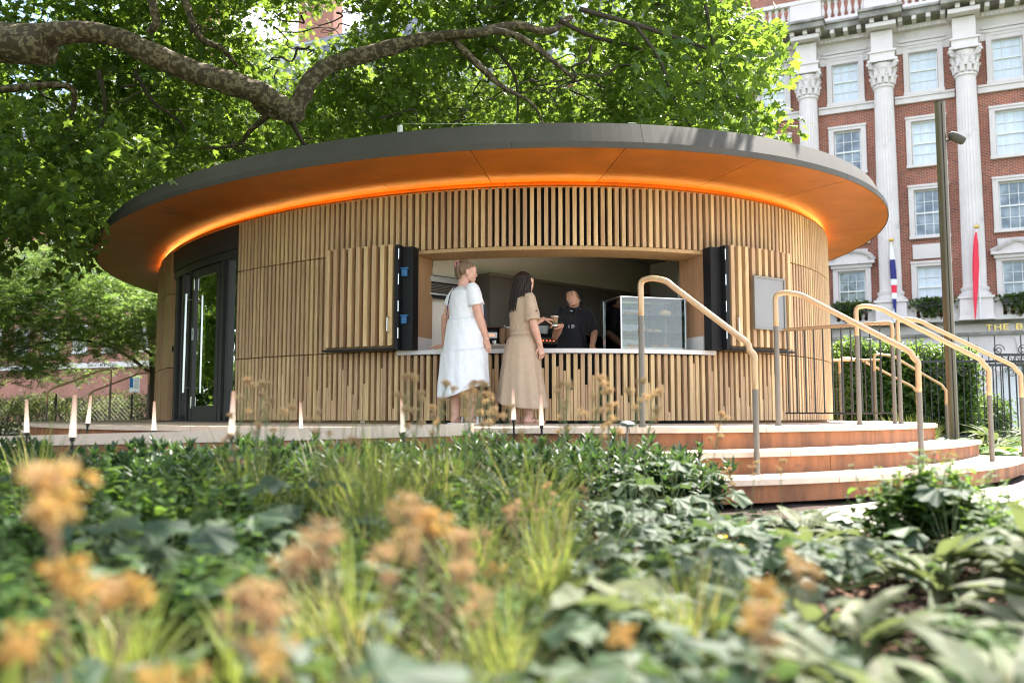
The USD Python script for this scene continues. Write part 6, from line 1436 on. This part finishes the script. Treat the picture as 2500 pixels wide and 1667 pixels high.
for sy, fx in ((-1, .05), (1, -.04)):
    v, f = extrude([(-.085, -.034), (.0, -.04), (.1, -.05), (.17, -.04), (.185, 0), (.17, .045), (.08, .045), (-.07, .034), (-.095, 0)], -.0, .022).vertices, None; e_ = extrude([(-.085, -.034), (.0, -.04), (.1, -.05), (.17, -.04), (.185, 0), (.17, .045), (.08, .045), (-.07, .034), (-.095, 0)], 0, .022)
    part('sandal_sole', B.V((np.array(e_.vertices) + (fx - .01, sy * .085, -.012), np.array(e_.faces))), sandal, t)
    for x0, x1, zt in ((.04, .07, .07), (.085, .105, .055)): part('sandal_strap', tube(np.array([B.W(fx + x0, sy * .085 - .045, .01), B.W(fx + (x0 + x1) / 2, sy * .085 - .03, zt), B.W(fx + (x0 + x1) / 2, sy * .085 + .03, zt), B.W(fx + x1, sy * .085 + .047, .01)]), .012, 6), sandal, t)

# woman in beige
o2 = np.array([.11, 9.20, DECK]); B = Body(o2, 26); t = thing('person', 'person in a belted beige shirt dress with long dark hair, taking a cup', 'person'); h = .93
CUP = np.array([.475, 9.80, 1.523])
C = B.W(.02, .0, 1.475); HR = rot(math.radians(34)) @ euler(0, .06, 0)
S, E_, Wr = B.W(.0, -.165, 1.285), B.W(.02, -.21, 1.03), B.W(.115, -.185, .80); S2 = B.W(.02, .165, 1.285); W2 = CUP + (-.125, -.02, .085); E2 = np.array([.17, 9.52, 1.50])
pr = torso(B, h, .95) + legs(B, h) + head_parts(C, HR, .97) + [bone(B.W(-.02, 0, 1.30), .054, C + HR @ np.array([-.02, 0, -.06]), .052)] + arm(S, E_, Wr) + arm(S2, E2, W2, .95) + finger_bones(Wr, frame(B.R @ np.array([.2, .02, -.97]), B.R @ np.array([.2, -1, 0])), .35, .95, -1) + finger_bones(W2, frame((1, .18, -.12)), .32, .95, -1, thumb=.9)
part('body', fuse(pr), skin, t, smooth=True)
R2 = dense([(1.345, -.012, 0, .066, .075), (1.325, -.014, 0, .085, .115), (1.295, -.01, 0, .105, .165), (1.23, .005, 0, .135, .185), (1.14, .022, 0, .155, .178), (1.04, .015, 0, .142, .165), (.975, .005, 0, .132, .155), (.955, .0, 0, .122, .146), (.92, .0, 0, .124, .148), (.90, -.003, 0, .138, .16), (.80, -.015, 0, .168, .185), (.65, -.015, 0, .195, .205), (.45, -.01, 0, .225, .23), (.28, -.005, 0, .25, .25), (.205, .0, 0, .262, .26), (.2, 0, 0, .255, .253)], 90)
def fold2(th, k, z):
    a = np.clip((.93 - z) / .6, 0, 1); f = 1 + a * (.05 * np.sin(8 * th + .4) + .025 * np.sin(15 * th + 1.3 + z * 1.5)) + .008 * np.sin(11 * th + z * 24) * (z > .95) + .02 * np.exp(-((z - .99) / .03) ** 2) * np.sin(22 * th + 1)
    return f, np.clip((.8 - z) / .6, 0, 1) ** 2 * (-.05 * np.cos(th + 1.5))
part('dress', B.V(loft(R2, 150, fold2)), linen_beige, t, smooth=50)
part('belt', B.V(loft([(.955, 0, 0, .127, .151), (.953, 0, 0, .131, .155), (.922, 0, 0, .131, .155), (.920, 0, 0, .127, .151)], 60)), linen_beige, t, smooth=40)
part('collar', tube(np.array([B.W(*p) for p in smoothpath([(.06, -.055, 1.335), (.0, -.085, 1.348), (-.075, -.05, 1.365), (-.085, 0, 1.37), (-.075, .05, 1.365), (.0, .085, 1.348), (.06, .05, 1.335)], 5)]), .016, 8), linen_beige, t, smooth=True)
sleeve(S + (0, 0, .01), E_, .064, .07, -.18, .80, linen_beige); sleeve(S2 + (0, 0, .01), E2, .064, .066, -.18, .8, linen_beige); sleeve(S, E_, .076, .078, .72, .88, linen_beige, 'rolled_cuff')
part('tab_button', ico(S + (E_ - S) * .52 + B.R @ np.array([.02, -.072, 0]), .010, 1), M('horn_button', (.05, .035, .025), .4, .2), t)
for k in range(8): part('button', ico(B.W(.165 + (.0 if k < 3 else .05), -.02, 1.18 - .1 * k), .008, 1), UsdShade.Material.Get(stage, '/World/Looks/horn_button'), t)
hv = MB(); hv.add(*hair_cap(C, HR, .98, .045, -.10, 1.10, -.05)); T = lambda p: C + HR @ (np.asarray(p, float) * .98); r = np.random.default_rng(12)
for k in range(230):
    a = np.linspace(-2.25, 2.25, 230)[k] + r.normal(0, .04); R0 = r.uniform(.8, 1.04); x, y = -.015 - .098 * np.cos(a) * R0 * (1 if abs(a) < 1.57 else .75), .082 * np.sin(a) * R0; L = r.uniform(.25, .36) * (1 if abs(a) < 1.6 else .8); ph = r.uniform(0, 6.28)
    q = [T((x * .55, y * .6, .10)), T((x * .95, y * .98, .03))] + [T((x * (1.06 + .1 * s_) + .006 * np.sin(ph + s_ * 9) - .02 * s_, y * (1.08 + .3 * s_) + .006 * np.cos(ph + s_ * 9), .02 - L * s_)) for s_ in (.15, .35, .55, .75, .9, 1.0)]
    hv.tube(smoothpath(q, 3), np.append(np.linspace(.010, .0115, 16), np.linspace(.010, .002, 6)), 5)
part('hair', hv.get(), hair_dark, t, smooth=True); face_bits(t, C, HR, .97, False, hair_dark)
part('glasses', tube([T((.10, -.02, .0)), T((.095, -.05, .005)), T((.0, -.083, .01))], .0025, 6), M('tortoise', (.25, .13, .05), .3, .2), t)
for sy, fx in ((-1, .05), (1, -.04)):
    part('shoe_strap', tube(np.array([B.W(fx + .04, sy * .08 - .045, .012), B.W(fx + .06, sy * .08, .058), B.W(fx + .07, sy * .08 + .045, .012)]), .009, 6), M('tan_leather', (.4, .22, .12), .5, .1) if sy < 0 else UsdShade.Material.Get(stage, '/World/Looks/tan_leather'), t)
    e_ = extrude([(-.08, -.03), (.1, -.045), (.175, 0), (.1, .042), (-.07, .03)], 0, .014); part('shoe_sole', B.V((np.array(e_.vertices) + (fx - .01, sy * .08, -.008), np.array(e_.faces))), UsdShade.Material.Get(stage, '/World/Looks/tan_leather'), t)

# barista
o3 = np.array([.73, 10.42, DECK]); B = Body(o3, -118); t = thing('person', 'smiling person in a black shirt and apron handing over a cup', 'person'); h = .95
C = B.W(.03, .02, 1.475); HR = rot(math.radians(-121)) @ euler(.20, -.16, 0)
S, E_ = B.W(.02, -.165, 1.29), np.array([.50, 10.16, 1.44]); W1 = CUP + (.085, .06, .02); S2 = B.W(.0, .165, 1.29); E2 = np.array([.97, 10.30, 1.50]); W2 = np.array([.915, 10.06, CTR + .055])
pr = torso(B, h, .95) + legs(B, h) + head_parts(C, HR, .98) + [bone(B.W(-.02, 0, 1.31), .054, C + HR @ np.array([-.02, 0, -.06]), .052)] + arm(S, E_, W1, .95) + arm(S2, E2, W2, .98) + finger_bones(W1, frame((-1, -.35, .12), (.1, -.3, 1)), .45, .95, 1, thumb=.8) + finger_bones(W2, frame((.05, -1, -.28)), .08, .95, 1)
part('body', fuse(pr), skin2, t, smooth=True)
R3 = dense([(1.365, -.012, 0, .062, .066), (1.345, -.014, 0, .08, .10), (1.31, -.01, 0, .105, .165), (1.24, .005, 0, .135, .19), (1.12, .015, 0, .15, .175), (1.0, .0, 0, .13, .155), (.9, .0, 0, .14, .17), (.82, .0, 0, .15, .18)], 50)
part('shirt', B.V(loft(R3, 110, lambda th, k, z: (1 + .012 * np.sin(7 * th + z * 22) + .008 * np.sin(15 * th - z * 31), 0))), tee_black, t, smooth=50)
part('trousers', B.V(loft(dense([(.86, 0, 0, .15, .175), (.8, 0, 0, .155, .18), (.5, 0, 0, .15, .18), (.1, 0, 0, .13, .17)], 20), 40)), tee_black, t, smooth=50)
sleeve(S + (0, 0, .01), E_, .066, .072, -.2, .78, tee_black); sleeve(S2 + (0, 0, .01), E2, .066, .07, -.2, .92, tee_black)
yy = np.linspace(-1, 1, 15); ap = []
for z, w, x in ((1.27, .085, .135), (1.2, .10, .155), (1.12, .115, .166), (1.0, .15, .152), (.9, .165, .158), (.7, .17, .17), (.5, .17, .175)): ap.append(np.column_stack([x - .055 * (yy * w / .17) ** 2, w * yy, 0 * yy + z]))
V = np.vstack(ap); i = np.arange(14); F = np.vstack([np.stack([k * 15 + i, k * 15 + i + 1, (k + 1) * 15 + i + 1, (k + 1) * 15 + i], 1) for k in range(6)]); part('apron', B.V((V, F[:, ::-1])), apron_black, t, smooth=True)
for sy in (-1, 1): part('apron_strap', tube(np.array([B.W(*p) for p in ((.13, sy * .08, 1.265), (.09, sy * .09, 1.34), (.0, sy * .07, 1.375), (-.07, sy * .03, 1.37))]), .011, 6), apron_black, t)
pm = MB()
for k, w in enumerate((.038, .05, .034)):
    for q in range(int(w / .007)): pm.box((.1715 - .001 * k, .052 - .0 + q * .007 - 0.0, 1.135 - k * .014), (.003, .0048, .0085))
for q in range(7): a = q * 2.4; pm.box((.1715, .018 + .011 * math.cos(a) * (q / 7), 1.121 + .013 * math.sin(a)), (.003, .006, .006))
part('apron_print', B.V(pm.get()), M('print_white', (.7, .7, .78), .7, .03), t)
hv = MB(); hv.add(*hair_cap(C, HR, .99, .038, -.08, 1.07, -.0)); T = lambda p: C + HR @ (np.asarray(p, float) * .98)
for k in range(30):
    a = np.linspace(-1, 1, 30)[k]; hv.tube(smoothpath([T((.065, .012 * np.sign(a) + .03 * a, .10 - .02 * abs(a))), T((.03, .072 * a, .085 - .03 * abs(a))), T((-.04, .088 * a, .02)), T((-.095, .05 * a, -.05)), T((-.10, .03 * a, -.10))], 4), np.linspace(.008, .012, 17), 5)
for k in range(24):
    sg_ = -1 if k % 2 else 1; w_ = (k // 2) / 11; hv.tube(smoothpath([T((.068 - .05 * w_, sg_ * .008, .108)), T((.062 - .06 * w_, sg_ * (.052 + .006 * w_), .085)), T((.038 - .06 * w_, sg_ * .083, .03)), T((.0 - .05 * w_, sg_ * .082, -.03)), T((-.03 - .045 * w_, sg_ * .066, -.075))], 4), np.linspace(.006, .009, 17), 5)
hv.add(*(lambda q: (q[0] @ HR.T + T((-.115, 0, -.05)), q[1]))(ico((0, 0, 0), .045, 2, (.8, 1.1, 1))))
part('hair', hv.get(), hair_black, t, smooth=True); face_bits(t, C, HR, .98, True, hair_black)
for sy in (-1, 1): part('earring', ico(T((.0, sy * .086, -.05)), .006, 1), M('silver', (.8, .8, .8), .2, .03, metal=.9) if sy < 0 else UsdShade.Material.Get(stage, '/World/Looks/silver'), t)
a = np.linspace(0, 2 * np.pi, 30); part('necklace', tube(np.array([B.W(.012 + .078 * math.cos(q), .078 * math.sin(q), 1.352 - .038 * math.cos(q)) for q in a]), .0028, 5, cap=False), UsdShade.Material.Get(stage, '/World/Looks/silver'), t)
part('bracelet', (lambda: tube(np.array([W2 + (E2 - W2) * .12 + frame(E2 - W2) @ np.array([0, .031 * math.cos(q), .031 * math.sin(q)]) for q in a]), .004, 5, cap=False))(), UsdShade.Material.Get(stage, '/World/Looks/tan_leather'), t)
cp = thing('paper_cup', 'brown paper cup with white rim passing between two people', 'cup', CUP)
part('cup_body', cup_mesh(.112, .03, .043), kraft, cp, smooth=40); part('rim', lathe([(.040, .108), (.0445, .108), (.0455, .118), (.041, .119)], 24), lid_w, cp); part('band', lathe([(.0335, .024), (.0375, .048), (.0372, .048), (.033, .024)], 24), M('band_green', (.10, .11, .06), .6, .05), cp); part('base_band', lathe([(.0305, .0), (.0335, .022), (.033, .022), (.030, .0)], 24), lid_w, cp)

# unseen trees left of the picture, placed to darken the entrance glass reflection
for k, (x, y, hgt, R_, lab) in enumerate(((-19.5, 19.0, 9.5, 4.2, 'unseen leafy park tree left of the kiosk mirrored in the door glass'), (-25.5, 27.0, 11, 5.0, 'unseen broad park tree farther left mirrored in the entrance glazing'), (-22, 10.5, 9, 4.5, 'unseen park tree out of view at the far left'))):
    r = np.random.default_rng(60 + k); t = thing('park_tree', lab, 'tree', (x, y, 0)); part('trunk', tube([(0, 0, -.1), (.1, 0, 2), (0, .1, hgt * .6)], [.3, .24, .1], 10), twig_bark, t, smooth=True)
    n = 1100; d = r.normal(0, 1, (n, 3)); d /= np.linalg.norm(d, axis=1, keepdims=True); p = d * (R_, R_, hgt * .42) * (r.uniform(.5, 1.0, n) ** .5)[:, None] * (.75 + .5 * meshkit.fbm(d * 2.2 + k, 3, 3))[:, None] + (0, 0, hgt * .58)
    instancer('foliage', t, [(leaf_cluster(20, 10, .26, .35), plane_leaf, False)], p, np.zeros(n), quats(n, r, tilt=.5), r.uniform(.9, 1.5, n))
solo('hedge_row', (lambda q: (q[0] + (-24, 24, .7), q[1]))(cbox((3, 20, 1.6), .2)), dark_leaf, 'dark hedge left of the picture mirrored low in the door glass', 'hedge') if False else None
